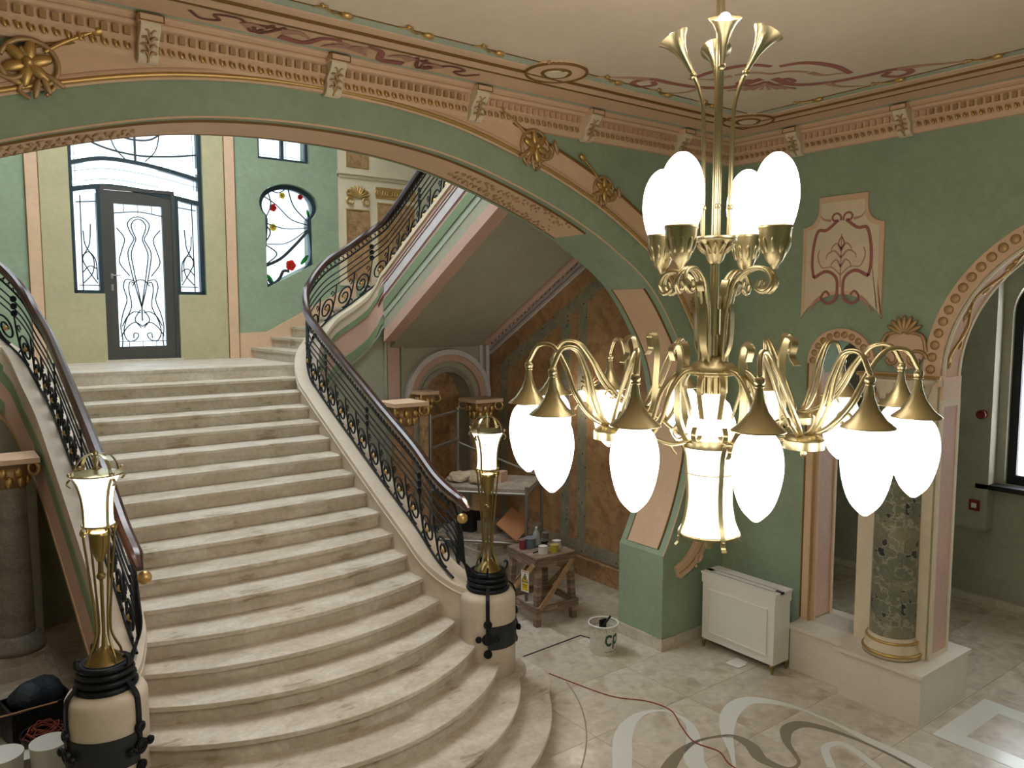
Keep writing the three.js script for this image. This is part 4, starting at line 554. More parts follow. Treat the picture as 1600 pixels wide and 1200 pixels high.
// ---------- chandelier ----------
{
  const CX = 2.53, CZ = -2.024, th = Math.atan2(.781, -.625);   // local +x = towards the viewer's place in the hall
  const ch = thing('chandelier', 'large brushed brass chandelier with twelve hanging egg globes, four upright globes and trumpets', 'chandelier', [CX, 0, CZ]);
  const dir = (phi) => { const a = phi * Math.PI / 180, u = [-.781, .625], v = [.625, .781]; return [Math.cos(a) * u[0] + Math.sin(a) * v[0], Math.cos(a) * u[1] + Math.sin(a) * v[1]]; };
  const at = (phi, r, y) => { const d = dir(phi); return V(d[0] * r, y, d[1] * r); };
  const rotFor = (phi) => { const d = dir(phi); return Math.atan2(-d[1], d[0]); };                  // turns local +x outward
  const sub = (name, phi) => { const g = new THREE.Group(); g.name = name; g.rotation.y = rotFor(phi); ch.add(g); return g; };
  const light = (p, parent, k) => { const l = new THREE.PointLight(LAMP_COLOR, GLOBE_CD * k, 0, 2); l.position.copy(p); l.castShadow = true; l.shadow.radius = 3; parent.add(l); };
  // stem and ceiling rose
  mesh('stem', [cyl(.017, .017, CEIL - 3.5, 14, 0, 3.5, 0), cyl(.026, .026, .1, 14, 0, 3.62, 0)], mat.brass, ch); mesh('ceiling_rose', lathe([[0, CEIL - .1], [.03, CEIL - .1], [.05, CEIL - .05], [.12, CEIL - .015], [.13, CEIL], [0, CEIL]], 28), mat.brass, ch);
  mesh('dish', lathe([[.02, 3.9], [.032, 3.915], [.045, 3.95], [.07, 3.985], [.084, 3.99], [.084, 4.005], [.07, 4.007], [0, 4.0]], 32), mat.brass, ch);
  for (let k = 0; k < 12; k++) { const g = sub('dish_flute', k * 30); mesh('flute', new THREE.SphereGeometry(.011, 6, 8).scale(.6, 2.6, 1).rotateZ(-.75).translate(.056, 3.957, 0), mat.brass, g); }
  // four trumpets on tall rods
  for (let k = 0; k < 4; k++) {
    const phi = 5 + 90 * k, g = sub('trumpet_arm', phi);
    mesh('rod', tube([[.05, 4.0, 0], [.052, 4.2, 0], [.055, 4.4, 0], [.062, 4.52, 0], [.085, 4.6, 0], [.1, 4.63, 0]], .0085, 40, 7), mat.brass, g); mesh('rod_bead', sph(.013, .052, 4.12, 0, 10, 8), mat.brass, g); mesh('rod_bead', sph(.014, .1, 4.632, 0, 10, 8), mat.brass, g);
    const t = new THREE.Group(); t.name = 'trumpet'; t.position.set(.1, 4.635, 0); t.rotation.z = -.5; g.add(t);
    mesh('horn', lathe([[.008, 0], [.011, .03], [.015, .07], [.026, .11], [.043, .145], [.062, .165], [.06, .163], [.04, .141], [.02, .1], [.008, .05]], 28), mat.brass, t);
    mesh('bulb', sph(.024, 0, .16, 0, 14, 10), mat.globe, t); light(V(0, .16, 0), t, 1.5);
  }
  // four upright globes on scrolled arms
  for (let k = 0; k < 4; k++) {
    const g = sub('upper_arm', 60 + 90 * k);
    for (const o of [-.012, .012]) mesh('arm_tube', tube([[.05, 3.47, o], [.055, 3.6, o], [.065, 3.72, o], [.1, 3.83, o], [.165, 3.875, o], [.225, 3.865, o], [.25, 3.82, o * 1.6], [.222, 3.785, o * 2], [.19, 3.8, o * 2], [.2, 3.83, o * 2]], .009, 60, 7), mat.brass, g);
    mesh('cup', [lathe([[.01, 3.87], [.016, 3.885], [.03, 3.9], [.045, 3.935], [.058, 3.985], [.06, 4.015], [.063, 4.02], [.063, 4.03], [.055, 4.03], [0, 4.0]], 28).translate(.25, 0, 0), ...Array.from({ length: 10 }, (_, j) => new THREE.SphereGeometry(.01, 6, 6).scale(.6, 3.2, 1).rotateZ(-.3).translate(.05, 3.955, 0).rotateY(j * .628).translate(.25, 0, 0))], mat.brass, g);
    mesh('globe', lathe(new THREE.SplineCurve([[.03, 4.0], [.05, 4.01], [.068, 4.05], [.081, 4.11], [.083, 4.16], [.074, 4.22], [.052, 4.268], [.022, 4.296], [0, 4.3]].map(([a, b]) => new THREE.Vector2(a, b))).getPoints(40).map((v) => [Math.max(0, v.x), v.y]), 40).translate(.25, 0, 0), mat.globe, g); light(V(.25, 4.14, 0), g, 1);
    mesh('flat_scroll', strip([[.04, 3.5, 0], [.075, 3.58, 0], [.08, 3.7, 0], [.07, 3.8, 0], [.09, 3.84, 0], [.11, 3.82, 0], [.1, 3.79, 0]], V(0, 0, 1), .004, .03, 30), mat.brass, g);
  }
  // hub: dome, fluted neck, inner light and ring
  mesh('hub_dome', lathe([[0, 3.53], [.03, 3.53], [.085, 3.5], [.1, 3.475], [.1, 3.46], [.05, 3.45], [.05, 3.4], [.03, 3.38], [0, 3.38]], 32), mat.brass, ch);
  mesh('fluted_neck', Array.from({ length: 14 }, (_, k) => rod([Math.cos(k * .4488) * .05, 3.385, Math.sin(k * .4488) * .05], [Math.cos(k * .4488) * .05, 3.45, Math.sin(k * .4488) * .05], .011, 6)), mat.brass, ch);
  mesh('inner_bowl', lathe([[.03, 3.38], [.07, 3.34], [.095, 3.27], [.105, 3.2], [.1, 3.2], [.06, 3.33], [.02, 3.37]], 32), mat.lampGlass, ch);
  mesh('ring_band', lathe([[.108, 3.165], [.114, 3.165], [.114, 3.2], [.108, 3.2]], 40), mat.brass, ch);
  for (let k = 0; k < 8; k++) { const g = sub('hub_strap', k * 45 + 20); mesh('strap', strip([[.085, 3.48, 0], [.12, 3.42, 0], [.1, 3.33, 0], [.085, 3.27, 0], [.1, 3.22, 0], [.14, 3.2, 0], [.16, 3.23, 0], [.145, 3.26, 0]], V(0, 0, 1), .004, .02, 34), mat.brass, g); }
  // drop lamp
  mesh('drop_shade', lathe([[.1, 3.165], [.1, 3.12], [.094, 3.06], [.088, 3.0], [.09, 2.93], [.102, 2.86], [.122, 2.815], [.12, 2.812], [.1, 2.85], [.085, 2.95], [.085, 3.02], [.095, 3.15]], 36), mat.globe, ch); light(V(0, 3.0, 0), ch, 1.3);
  mesh('shade_ring', [new THREE.TorusGeometry(.098, .003, 6, 36).rotateX(Math.PI / 2).translate(0, 3.06, 0), lathe([[.112, 2.8], [.126, 2.8], [.126, 2.815], [.112, 2.815]], 36)], mat.brass, ch);
  for (let k = 0; k < 4; k++) { const g = sub('shade_strap', k * 90 + 25); mesh('strap', strip([[.15, 3.14, 0], [.17, 3.17, 0], [.14, 3.19, 0], [.112, 3.15, 0], [.1, 3.05, 0], [.096, 2.96, 0], [.108, 2.87, 0], [.128, 2.81, 0], [.132, 2.78, 0], [.145, 2.765, 0]], V(0, 0, 1), .005, .02, 40), mat.brass, g); mesh('strap_screw', sph(.006, .133, 2.8, 0, 6, 5), mat.brass, g); }
  mesh('finial', lathe([[0, 2.74], [.012, 2.745], [.018, 2.76], [.012, 2.775], [.022, 2.79], [.06, 2.8], [0, 2.802]], 18), mat.brass, ch);
  // four clusters: drum, main arms, flat scroll; three goosenecks with cone caps and egg globes each
  const capG = lathe([[.009, .0], [.014, -.03], [.017, -.05], [.03, -.085], [.055, -.12], [.083, -.143], [.085, -.147], [.08, -.147], [.05, -.122], [.02, -.07], [.005, -.02]], 36), beadG = [sph(.017, 0, .008, 0, 12, 10), new THREE.TorusGeometry(.012, .004, 6, 14).rotateX(Math.PI / 2).translate(0, -.008, 0), sph(.008, 0, .026, 0, 8, 6)];
  const capP = proto(capG, mat.brass), beadP = proto(beadG, mat.brass), fitP = proto(cyl(.036, .036, .02, 20, 0, -.162, 0), mat.brass), globeP = proto(lathe(new THREE.SplineCurve([[0, -.432], [.012, -.43], [.045, -.395], [.066, -.345], [.079, -.28], [.078, -.225], [.066, -.18], [.046, -.154], [.03, -.15]].map(([a, b]) => new THREE.Vector2(a, b))).getPoints(40).map((v) => [Math.max(0, v.x), v.y]), 40), mat.globe);
  for (let c = 0; c < 4; c++) {
    const pc = 41 + 90 * c, R = .74, g = sub('cluster_drum', pc);
    mesh('drum', [lathe([[0, 3.285], [.05, 3.28], [.068, 3.265], [.07, 3.26], [.07, 3.232], [.066, 3.232], [.066, 3.25], [0, 3.25]], 28).translate(.48, 0, 0), lathe([[0, 3.2], [.009, 3.205], [.012, 3.215], [.006, 3.225], [.014, 3.235], [0, 3.25]], 12).translate(.48, 0, 0)], mat.brass, g);
    for (const o of [-.02, .02]) mesh('main_arm', tube([[.09, 3.48, o], [.16, 3.47, o], [.23, 3.4, o * 1.3], [.28, 3.28, o * 1.3], [.35, 3.22, o], [.43, 3.24, o], [.48, 3.28, o]], .0095, 44, 7), mat.brass, g);
    mesh('main_arm', tube([[.1, 3.2, 0], [.2, 3.19, 0], [.34, 3.24, 0], [.42, 3.26, 0]], .009, 24, 7), mat.brass, g);
    mesh('flat_scroll', strip([[.42, 3.25, 0], [.385, 3.3, 0], [.375, 3.42, 0], [.37, 3.55, 0], [.395, 3.62, 0], [.425, 3.6, 0], [.415, 3.55, 0], [.44, 3.52, 0]], V(0, 0, 1), .0045, .032, 40), mat.brass, g);
    mesh('flat_scroll', strip([[.13, 3.2, 0], [.17, 3.28, 0], [.175, 3.42, 0], [.165, 3.54, 0], [.185, 3.585, 0], [.21, 3.565, 0], [.2, 3.52, 0]], V(0, 0, 1), .0045, .032, 40), mat.brass, g);
    for (const o of [-30, 0, 30]) {
      const phi = pc + o, q = (r, f, y) => at(pc + o * f, r, y), arm = new THREE.Group(); arm.name = 'globe_arm'; ch.add(arm);
      for (const e of [-.55, .55]) mesh('gooseneck', tube([q(.47, .05, 3.275), at(pc + o * .25 + e * 2, .52, 3.3), at(pc + o * .5 + e * 3, .565, 3.38), at(pc + o * .72 + e * 2, .6, 3.5), at(pc + o * .88 + e, .645, 3.575), at(pc + o * .97, .7, 3.575), at(phi, R, 3.51)], .0085, 48, 7), mat.brass, arm);
      const p = at(phi, R, 3.485); place('bead', beadP, arm, p.x, p.y, p.z); const cap = place('cone_cap', capP, arm, p.x, p.y, p.z); place('globe_fitter', fitP, arm, p.x, p.y, p.z); place('egg_globe', globeP, arm, p.x, p.y, p.z); light(V(p.x, p.y - .27, p.z), arm, 1);
      if (o) mesh('leaf_scroll', tube(spiral(0, 0, .035, .008, 0, 5).map(([a, b]) => { const w = at(pc + o * .5, .54 + a, 3.33 + b); return w; }), .006, 22, 5), mat.brass, arm);
    }
  }
}
// ---------- side room behind the right wall ----------
{
  const s = new THREE.Shape([[-9, 0], [ZHALL, 0], [ZHALL, 4.9], [-9, 4.9]].map(([a, b]) => new THREE.Vector2(a, b))); const hole = [[-4.0, 1.58], [-2.8, 1.58], [-2.8, 3.7], ...arcPts(-3.4, 3.7, .6, 0, Math.PI, 18), [-4.0, 3.7]]; s.holes.push(new THREE.Path(hole.map(([a, b]) => new THREE.Vector2(a, b)))); for (const o of [2.3, 4.6]) s.holes.push(new THREE.Path(hole.map(([a, b]) => new THREE.Vector2(a + o, b))));
  const w = struct('wall_side_far', new THREE.ExtrudeGeometry(s, { depth: .4, bevelEnabled: false }).rotateY(-Math.PI / 2).translate(11.1, 0, 0), mat.greyWall);
  mesh('projecting_pier', bx(10.5, 10.7, 1.0, 4.9, -5.7, -4.1), mat.greyWall, w);
  mesh('sill', bx(10.5, 10.72, 1.52, 1.58, -4.25, -2.8), mat.dark, w);
  struct('wall_side_end', bx(XR + .6, 11.1, 0, 4.9, -9.2, -9), mat.greyWall); struct('wall_side_near', bx(XR + .3, 11.1, 0, 4.9, ZHALL, ZHALL + .4), mat.greyWall); struct('ceiling_side', bx(XR + .34, 11.1, 4.9, 5.1, -9.2, ZHALL), mat.ceiling);
  const b = struct('baseboard_side', bx(10.67, 10.7, 0, .1, -9, ZHALL), mat.stone); 
  for (const [n, o] of [['window_4', .1], ['window_6', 2.4], ['window_7', 4.7]]) { const wn = sgroup(n); mesh('window_frame', [bx(10.78, 10.84, 1.58, 4.2, -4.1 + o, -4.0 + o), bx(10.78, 10.84, 1.58, 4.2, -3.0 + o, -2.9 + o), bx(10.78, 10.84, 1.58, 1.7, -4 + o, -3 + o), bx(10.78, 10.84, 4.1, 4.3, -4.1 + o, -2.9 + o), bx(10.77, 10.83, 1.7, 4.1, -3.55 + o, -3.45 + o)], mat.black, wn); mesh('pane', bx(10.8, 10.81, 1.7, 4.1, -4 + o, -3 + o), mat.pane, wn); }
  const f = thing('fire_alarm', 'dark red round fire sounder on the grey pier by the far window', 'alarm', [10.5, 2.46, -4.2]); mesh('body', new THREE.CylinderGeometry(.055, .055, .08, 20).rotateZ(Math.PI / 2).translate(-.04, 0, 0), mat.red, f); mesh('horn', new THREE.TorusGeometry(.036, .01, 8, 18).rotateY(Math.PI / 2).translate(-.08, 0, 0), mat.red, f);
  const c = thing('call_point', 'small red fire call point with white square low on the grey pier', 'call point', [10.5, 1.3, -4.24]); mesh('body', box(.03, .13, .12, -.015, 0, 0), mat.red, c); mesh('plate', box(.006, .06, .06, -.033, 0, 0), mat.white, c);
}
// ---------- pedestals, breccia column ----------
{
  const p1 = thing('pedestal', 'low pale marble plinth block in front of the narrow opening', 'pedestal', [7.5, 0, -4.28]); mesh('body', bx(-.42, .3, 0, .44, -.3, .3), mat.pedestal, p1); mesh('top_slab', bx(-.45, .32, .44, .48, -.31, .31), mat.pedestal, p1);
  const p2 = thing('pedestal', 'larger pale marble plinth block under the mottled green column', 'pedestal', [7.4, 0, -3.57]); mesh('body', bx(-.44, .5, 0, .44, -.39, .39), mat.pedestal, p2); mesh('top_slab', bx(-.47, .53, .44, .48, -.4, .41), mat.pedestal, p2);
  const c = thing('column', 'half round mottled grey green breccia column on the larger plinth', 'column', [7.26, .48, -3.6]);
  mesh('shaft', cyl(.205, .195, 2.3, 40, 0, .2, 0), mat.breccia, c);
  mesh('base', lathe([[0, 0], [.26, 0], [.262, .04], [.25, .06], [.235, .1], [.23, .14], [.215, .17], [.205, .2], [0, .2]], 40), mat.cream, c); mesh('base_ring', [new THREE.TorusGeometry(.252, .018, 8, 40).rotateX(Math.PI / 2).translate(0, .045, 0), new THREE.TorusGeometry(.225, .014, 8, 40).rotateX(Math.PI / 2).translate(0, .155, 0)], mat.gold, c);
  const cap = new THREE.Group(); cap.name = 'capital'; cap.position.y = 2.42; c.add(cap); mesh('bell', lathe([[0, 0], [.2, 0], [.22, .05], [.25, .15], [.3, .19], [.3, .22], [0, .22]], 28), mat.cream, cap); mesh('gilded_scroll', [-1, 1].flatMap((d) => [tube(spiral(0, 0, .1, .02, .5, 7).map(([a, b]) => [-.16, .1 + b, d * (.17 + a)]), .02, 36, 6), ...[0, 1, 2].map((k) => new THREE.SphereGeometry(.05, 8, 6).scale(.6, 1.5, .6).translate(-.2 + .04 * k, .06, d * .06 * (k + .5)))]), mat.goldOld, cap);
}
// ---------- radiator cabinet, paper under it ----------
{
  const r = thing('radiator_cabinet', 'white panelled radiator cabinet with slotted top on brass feet', 'radiator', [6.915, 0, -5.03]);
  mesh('cabinet', bx(-.135, .135, .1, .76, -.46, .46), mat.white, r); mesh('top_board', [bx(-.15, -.09, .84, .86, -.48, .48), bx(-.065, .0, .84, .86, -.48, .48), bx(.025, .15, .84, .86, -.48, .48), bx(-.09, .025, .84, .86, -.48, -.4), bx(-.09, .025, .84, .86, .4, .48)], mat.white, r); mesh('frieze', bx(-.143, .143, .74, .845, -.47, .47), mat.white, r); mesh('slot', bx(-.09, .025, .838, .853, -.4, .4), mat.dark, r);
  mesh('door_panel', bx(-.142, -.13, .2, .66, -.36, .36), mat.white, r); mesh('panel_mould', [bx(-.15, -.13, .18, .2, -.38, .38), bx(-.15, -.13, .66, .68, -.38, .38), bx(-.15, -.13, .2, .66, -.38, -.36), bx(-.15, -.13, .2, .66, .36, .38)], mat.white, r);
  for (const [x, z] of [[-.12, -.44], [-.12, .44], [.12, -.44], [.12, .44]]) mesh('leg', lathe([[0, 0], [.012, 0], [.016, .02], [.024, .08], [.034, .1], [0, .1]], 12).translate(x, 0, z), mat.brassDark, r);
  tag(mesh('paper_sheet', [box(.2, .004, .14, 6.73, .004, -4.98).rotateY(0), box(.14, .003, .1, 6.7, .008, -4.93)], mat.paper), 'crumpled white papers lying under the radiator cabinet', 'paper');
}
// ---------- wall sconce on the marble wall ----------
{
  for (const [label, px, ry] of [['gilt shell wall sconce with one glowing globe on the banded tan marble wall', XR - .03, 0], ['gilt shell wall sconce with one glowing globe across the stairs from the banded marble wall', XL + .03, Math.PI]]) { const s = thing('wall_sconce', label, 'sconce', [px, 2.72, -7.93], ry);
  mesh('shell_plate', Array.from({ length: 9 }, (_, k) => new THREE.SphereGeometry(.04, 8, 6).scale(.4, 2.6, .5).translate(0, .1, 0).rotateX((k - 4) * .34)).concat([new THREE.SphereGeometry(.06, 12, 8).scale(.5, 1.4, 1).translate(0, -.02, 0)]), mat.goldOld, s); mesh('arm', tube([[0, -.05, 0], [-.08, -.02, 0], [-.14, .0, 0], [-.16, -.05, 0]], .01, 18, 6), mat.brass, s); mesh('globe', lathe([[0, -.27], [.03, -.262], [.058, -.2], [.064, -.14], [.05, -.08], [.03, -.06], [0, -.06]], 24).translate(-.16, 0, 0), mat.globe, s);
  const l = new THREE.PointLight(LAMP_COLOR, GLOBE_CD * 1.2, 0, 2); l.position.set(-.16, -.16, 0); l.castShadow = true; l.shadow.radius = 3; s.add(l); }
}
// ---------- columns under the upper flights ----------
{
  const col = (label, x, z, h, r, rough) => { const c = thing('stair_column', label, 'column', [x, 0, z]); mesh('plinth', [box(.5, .14, .5, 0, .07, 0), box(.44, .1, .44, 0, .19, 0)], mat.stone, c); mesh('base', lathe([[0, .24], [r * 1.5, .24], [r * 1.55, .3], [r * 1.35, .34], [r * 1.25, .4], [r * 1.05, .42], [0, .42]], 28), mat.greyColumn, c); mesh('shaft', cyl(r, r * .88, h - .42, 28, 0, .42, 0), rough, c);
    const k = new THREE.Group(); k.name = 'capital'; k.position.y = h; c.add(k); mesh('bell', lathe([[0, 0], [r * .95, 0], [r * 1.0, .1], [r * 1.35, .25], [0, .25]], 24), mat.goldOld, k); const lv = []; for (let j = 0; j < 10; j++) for (const [y, q, sc] of [[.07, 1.05, 1], [.17, 1.3, .9]]) lv.push(new THREE.SphereGeometry(.05, 7, 5).scale(.6, 1.3 * sc, .8).translate(r * q, y, 0).rotateY(j * .628 + y * 4)); for (const a of [.785, 2.356, 3.927, 5.498]) lv.push(new THREE.TorusGeometry(.06, .02, 6, 14).translate(r * 1.75, .2, 0).rotateY(a)); mesh('gilded_leaves', lv, mat.gold, k); mesh('abacus', [box(r * 3.1, .05, r * 3.1, 0, .285, 0)], mat.peach, k); return c; };
  col('brown marble column with gilded leafy capital behind the right railing', 4.85, -8.8, 2.28, .16, mat.tanPanel); col('marble column with gilded capital standing right of the arched niche', 6.72, -9.75, 2.12, .16, mat.tanPanel); col('slim marble column with gilded capital left of the arched niche', 5.95, -10.1, 2.25, .1, mat.tanPanel);
  col('grey speckled stone column with gilded capital behind the left newel lamp', .6, -9.35, 1.95, .17, mat.greyColumn);
}
// ---------- painters' things right of the stairs ----------
{
  const s = thing('scaffold', 'grey steel tube scaffold with dusty plank deck behind the right newel lamp', 'scaffold');
  const A = [5.2, -8.7], B = [6.05, -7.75], C2 = [5.95, -9.2], D2 = [6.75, -8.3], H = 1.45;
  for (const [x, z, h] of [[...A, 2.4], [...C2, 2.4], [...B, 1.5], [...D2, 1.5]]) mesh('post', rod([x, 0, z], [x, h, z], .022, 10), mat.steel, s);
  for (const h of [1.95, 2.35]) mesh('guard_tube', rod([A[0], h, A[1]], [C2[0], h, C2[1]], .019, 8), mat.steel, s);
  for (const h of [.75, 1.4]) { mesh('ledger_tube', rod([A[0], h, A[1]], [B[0], h, B[1]], .019, 8), mat.steel, s); mesh('ledger_tube', rod([C2[0], h, C2[1]], [D2[0], h, D2[1]], .019, 8), mat.steel, s); mesh('ledger_tube', rod([B[0], h, B[1]], [D2[0], h, D2[1]], .019, 8), mat.steel, s); }
  mesh('brace_tube', rod([C2[0], 1.9, C2[1]], [D2[0], 1.45, D2[1]], .017, 8), mat.steel, s);
  const quad = (y, t) => loft([y, y + t].map((yy) => [V(A[0], yy, A[1]), V(B[0], yy, B[1]), V(D2[0], yy, D2[1]), V(C2[0], yy, C2[1])])); mesh('plank_deck', quad(1.42, .04), mat.dusty, s); mesh('plank_deck', quad(.77, .04), mat.dusty, s);
  const on = (u, v) => [A[0] + (B[0] - A[0]) * u + (C2[0] - A[0]) * v, A[1] + (B[1] - A[1]) * u + (C2[1] - A[1]) * v];
  const lump = (label, name, u, v, y, sx, sy, sz, m, sd) => { const [x, z] = on(u, v), g = new THREE.IcosahedronGeometry(.5, 3), p = g.attributes.position; for (let i = 0; i < p.count; i++) { const a = p.getX(i), b = p.getY(i), c = p.getZ(i), k = 1 + .25 * Math.sin(a * 9 + sd) * Math.cos(c * 8 + b * 7 + sd); p.setXYZ(i, a * k * sx, Math.max(b, -.3) * k * sy, c * k * sz); } g.computeVertexNormals(); g.translate(x, y + .3 * sy, z); tag(mesh(name, g, m), label, name.replace('_', ' ')); };
  lump('crumpled cream dust sheet on the scaffold deck', 'dust_sheet', .2, .45, 1.46, .42, .16, .3, mat.cloth, 1); lump('bundled brown rag beside the dust sheet on the scaffold', 'rag_bundle', .42, .3, 1.46, .25, .22, .22, mat.cloth, 4);
  const bk = (label, u, v, y, w, h, d, m, ry, name = 'box') => { const [x, z] = on(u, v), o = mesh(name, new THREE.BoxGeometry(w, h, d, 1, 1, 1), m); o.position.set(x, y + h / 2, z); o.rotation.y = ry; tag(o, label, name); };
  bk('small dusty pink block on the scaffold deck', .62, .5, 1.46, .15, .14, .09, mat.pink, .3, 'block'); bk('dark carton on the lower scaffold shelf', .3, .4, .81, .3, .22, .24, mat.dark, .5, 'carton'); bk('dusty grey carton on the lower scaffold shelf', .55, .3, .81, .28, .16, .22, mat.dusty, .2, 'carton');
  const can = (label, x, y, z, r, h, m, group) => { const c = thing('paint_can', label, 'paint can', [x, y, z], 0, group); mesh('body', cyl(r, r, h, 20), m, c); mesh('rim', new THREE.TorusGeometry(r, .004, 6, 20).rotateX(Math.PI / 2).translate(0, h, 0), mat.steel, c); mesh('lid', cyl(r * .9, r * .9, .004, 20, 0, h - .006, 0), mat.tinWhite, c); };
  { const [x, z] = on(.3, .75); can('yellow topped tin at the back of the scaffold deck', x, 1.46, z, .04, .1, mat.tinYellow); const [a, b] = on(.45, .75); can('grey tin at the back of the scaffold deck', a, 1.46, b, .05, .1, mat.tinGrey); const [e, f] = on(.75, .35); can('white tin on the lower scaffold shelf', e, .81, f, .06, .12, mat.tinWhite); const [g, h] = on(.85, .6); can('blue tin on the lower scaffold shelf', g, .81, h, .06, .14, mat.tinBlue); }
  // work stand
  const cx = 5.93, cz = -7.3, t = thing('work_stand', 'rough square wooden painters work stand with crossed braces', 'work stand', [cx, 0, cz], -.06);
  const hw = .27, hd = .3, H2 = .8, P = (sx, sz, y) => { const k = 1 - .14 * y / H2; return [sx * hw * k, y, sz * hd * k]; };
  for (const sx of [-1, 1]) for (const sz of [-1, 1]) { mesh('leg', loft([0, H2].map((y) => { const [x, , z] = P(sx, sz, y); return [V(x - .035, y, z - .035), V(x + .035, y, z - .035), V(x + .035, y, z + .035), V(x - .035, y, z + .035)]; })), mat.rough_wood, t); }
  for (const sz of [-1, 1]) { mesh('rail', box(hw * 2 + .09, .09, .025, 0, .2, sz * (hd * .965 + .045)), mat.rough_wood, t); mesh('apron', box(hw * 1.72 + .09, .09, .025, 0, .75, sz * (hd * .87 + .045)), mat.rough_wood, t); mesh('brace', strip([P(-1, sz, .22), P(0, sz, .48), P(1, sz, .74)].map(([x, y, z]) => [x, y, z + sz * .06]), V(0, 0, 1), .06, .02, 4), mat.paleWood, t); }
  for (const sx of [-1, 1]) { mesh('rail', box(.025, .09, hd * 2 + .06, sx * (hw * .965 + .045), .2, 0), mat.rough_wood, t); mesh('apron', box(.025, .09, hd * 1.72 + .06, sx * (hw * .87 + .045), .75, 0), mat.rough_wood, t); mesh('brace', strip([P(sx, -1, .22), P(sx, 0, .48), P(sx, 1, .74)].map(([x, y, z]) => [x + sx * .06, y, z]), V(1, 0, 0), .06, .02, 4), mat.paleWood, t); }
  for (let k = 0; k < 4; k++) mesh('top_board', box(.142, .03, .64, -.222 + k * .148, .815, 0), mat.rough_wood, t);
  const Y = .83, cans = [['white paint tin nearest the front corner of the work stand', -.1, .16, .058, .085, mat.tinWhite], ['yellow green paint tin beside the white tin on the work stand', .04, .2, .055, .085, mat.tinYellow], ['pale paint tin at the right edge of the work stand', .18, .08, .056, .085, mat.tinWhite], ['blue grey tin at the back of the work stand', -.08, -.12, .07, .12, mat.tinBlue], ['dark red capped jar at the back left of the work stand', -.2, -.12, .04, .12, mat.tinRed], ['tall grey tin at the back right of the work stand', .2, -.16, .04, .13, mat.tinGrey], ['small dark tin in the middle of the work stand', .1, -.06, .04, .07, mat.dark]];
  for (const [l, x, z, r, h, m] of cans) can(l, cx + x, Y, cz + z, r, h, m);
  const bt = thing('bottle', 'clear plastic bottle standing among the tins on the work stand', 'bottle', [cx + .02, Y, cz - .12]); mesh('body', lathe([[0, 0], [.05, 0], [.052, .02], [.052, .13], [.04, .17], [.016, .2], [.014, .22], [0, .22]], 20), mat.bottle, bt); mesh('cap', cyl(.016, .016, .02, 12, 0, .22, 0), mat.tinWhite, bt);
  tag(mesh('paint_brush', [rod([cx - .22, Y + .012, cz + .12], [cx - .06, Y + .012, cz + .08], .008), box(.06, .012, .04, cx - .03, Y + .01, cz + .075)], mat.dark), 'dark paint brush lying on the work stand', 'brush');
  // warning tag hanging from the stand
  { const cv = document.createElement('canvas'); cv.width = 128; cv.height = 256; const g = cv.getContext('2d'); g.fillStyle = '#dcd8cc'; g.fillRect(0, 0, 128, 256); g.fillStyle = '#c03030'; g.fillRect(14, 10, 100, 8); g.fillStyle = '#d9b520'; g.fillRect(14, 150, 100, 90); g.beginPath(); g.moveTo(64, 40); g.lineTo(112, 138); g.lineTo(16, 138); g.closePath(); g.fill(); g.lineWidth = 9; g.strokeStyle = '#15130e'; g.stroke(); g.fillStyle = '#15130e'; g.beginPath(); g.moveTo(60, 70); g.lineTo(74, 70); g.lineTo(66, 96); g.lineTo(78, 96); g.lineTo(56, 128); g.lineTo(60, 104); g.lineTo(50, 104); g.closePath(); g.fill(); g.fillRect(28, 172, 72, 8); g.fillRect(34, 194, 60, 6);
    const tx = new THREE.CanvasTexture(cv); tx.colorSpace = THREE.SRGBColorSpace; const o = mesh('warning_tag', new THREE.BoxGeometry(.13, .26, .004), M({ map: tx, roughness: .7 }), scene, true); o.position.set(cx - .345, .52, cz + .12); o.rotation.y = -1.45; tag(o, 'white and yellow electrical hazard warning tag hanging on the work stand', 'warning tag'); }
  // leaning board, bucket, cable
  const lb = mesh('cardboard_panel', box(.38, .02, .34), mat.terracotta); lb.position.set(6.0, .98, -7.95); lb.rotation.set(.75, .5, .1); tag(lb, 'tilted orange brown cardboard panel behind the work stand', 'cardboard');
  const bu = thing('plastic_bucket', 'paint splashed white plastic bucket with green letters on the marble floor', 'bucket', [5.8, 0, -6.05], -2.16);
  { const cv = document.createElement('canvas'); cv.width = 1024; cv.height = 256; const g = cv.getContext('2d'); g.fillStyle = '#cfcabd'; g.fillRect(0, 0, 1024, 256); for (let k = 0; k < 260; k++) { g.fillStyle = ['#b9b09c', '#8d8170', '#e4e0d6', '#9d917e'][k % 4]; const x = rnd() * 1024, y = rnd() * rnd() * 256; g.fillRect(x, y, 2 + rnd() * 9, 2 + rnd() * 22); } g.strokeStyle = '#1f4a34'; g.lineWidth = 24; g.lineCap = 'round'; g.beginPath(); g.arc(300, 120, 40, -.9, .9, true); g.stroke(); g.beginPath(); g.moveTo(362, 90); g.lineTo(362, 190); g.stroke(); g.beginPath(); g.arc(392, 116, 34, -2.6, 2.6); g.stroke(); g.fillStyle = '#4a4540'; for (let k = 0; k < 16; k++) g.fillRect(250 + k * 12, 218 + (k % 3), 9, 6); g.fillStyle = '#8a3a30'; g.fillRect(330, 216, 14, 10); const tx = new THREE.CanvasTexture(cv); tx.colorSpace = THREE.SRGBColorSpace;
    mesh('body', new THREE.CylinderGeometry(.16, .135, .33, 36, 1, true).translate(0, .165, 0), M({ map: tx, roughness: .55 }), bu, true); }
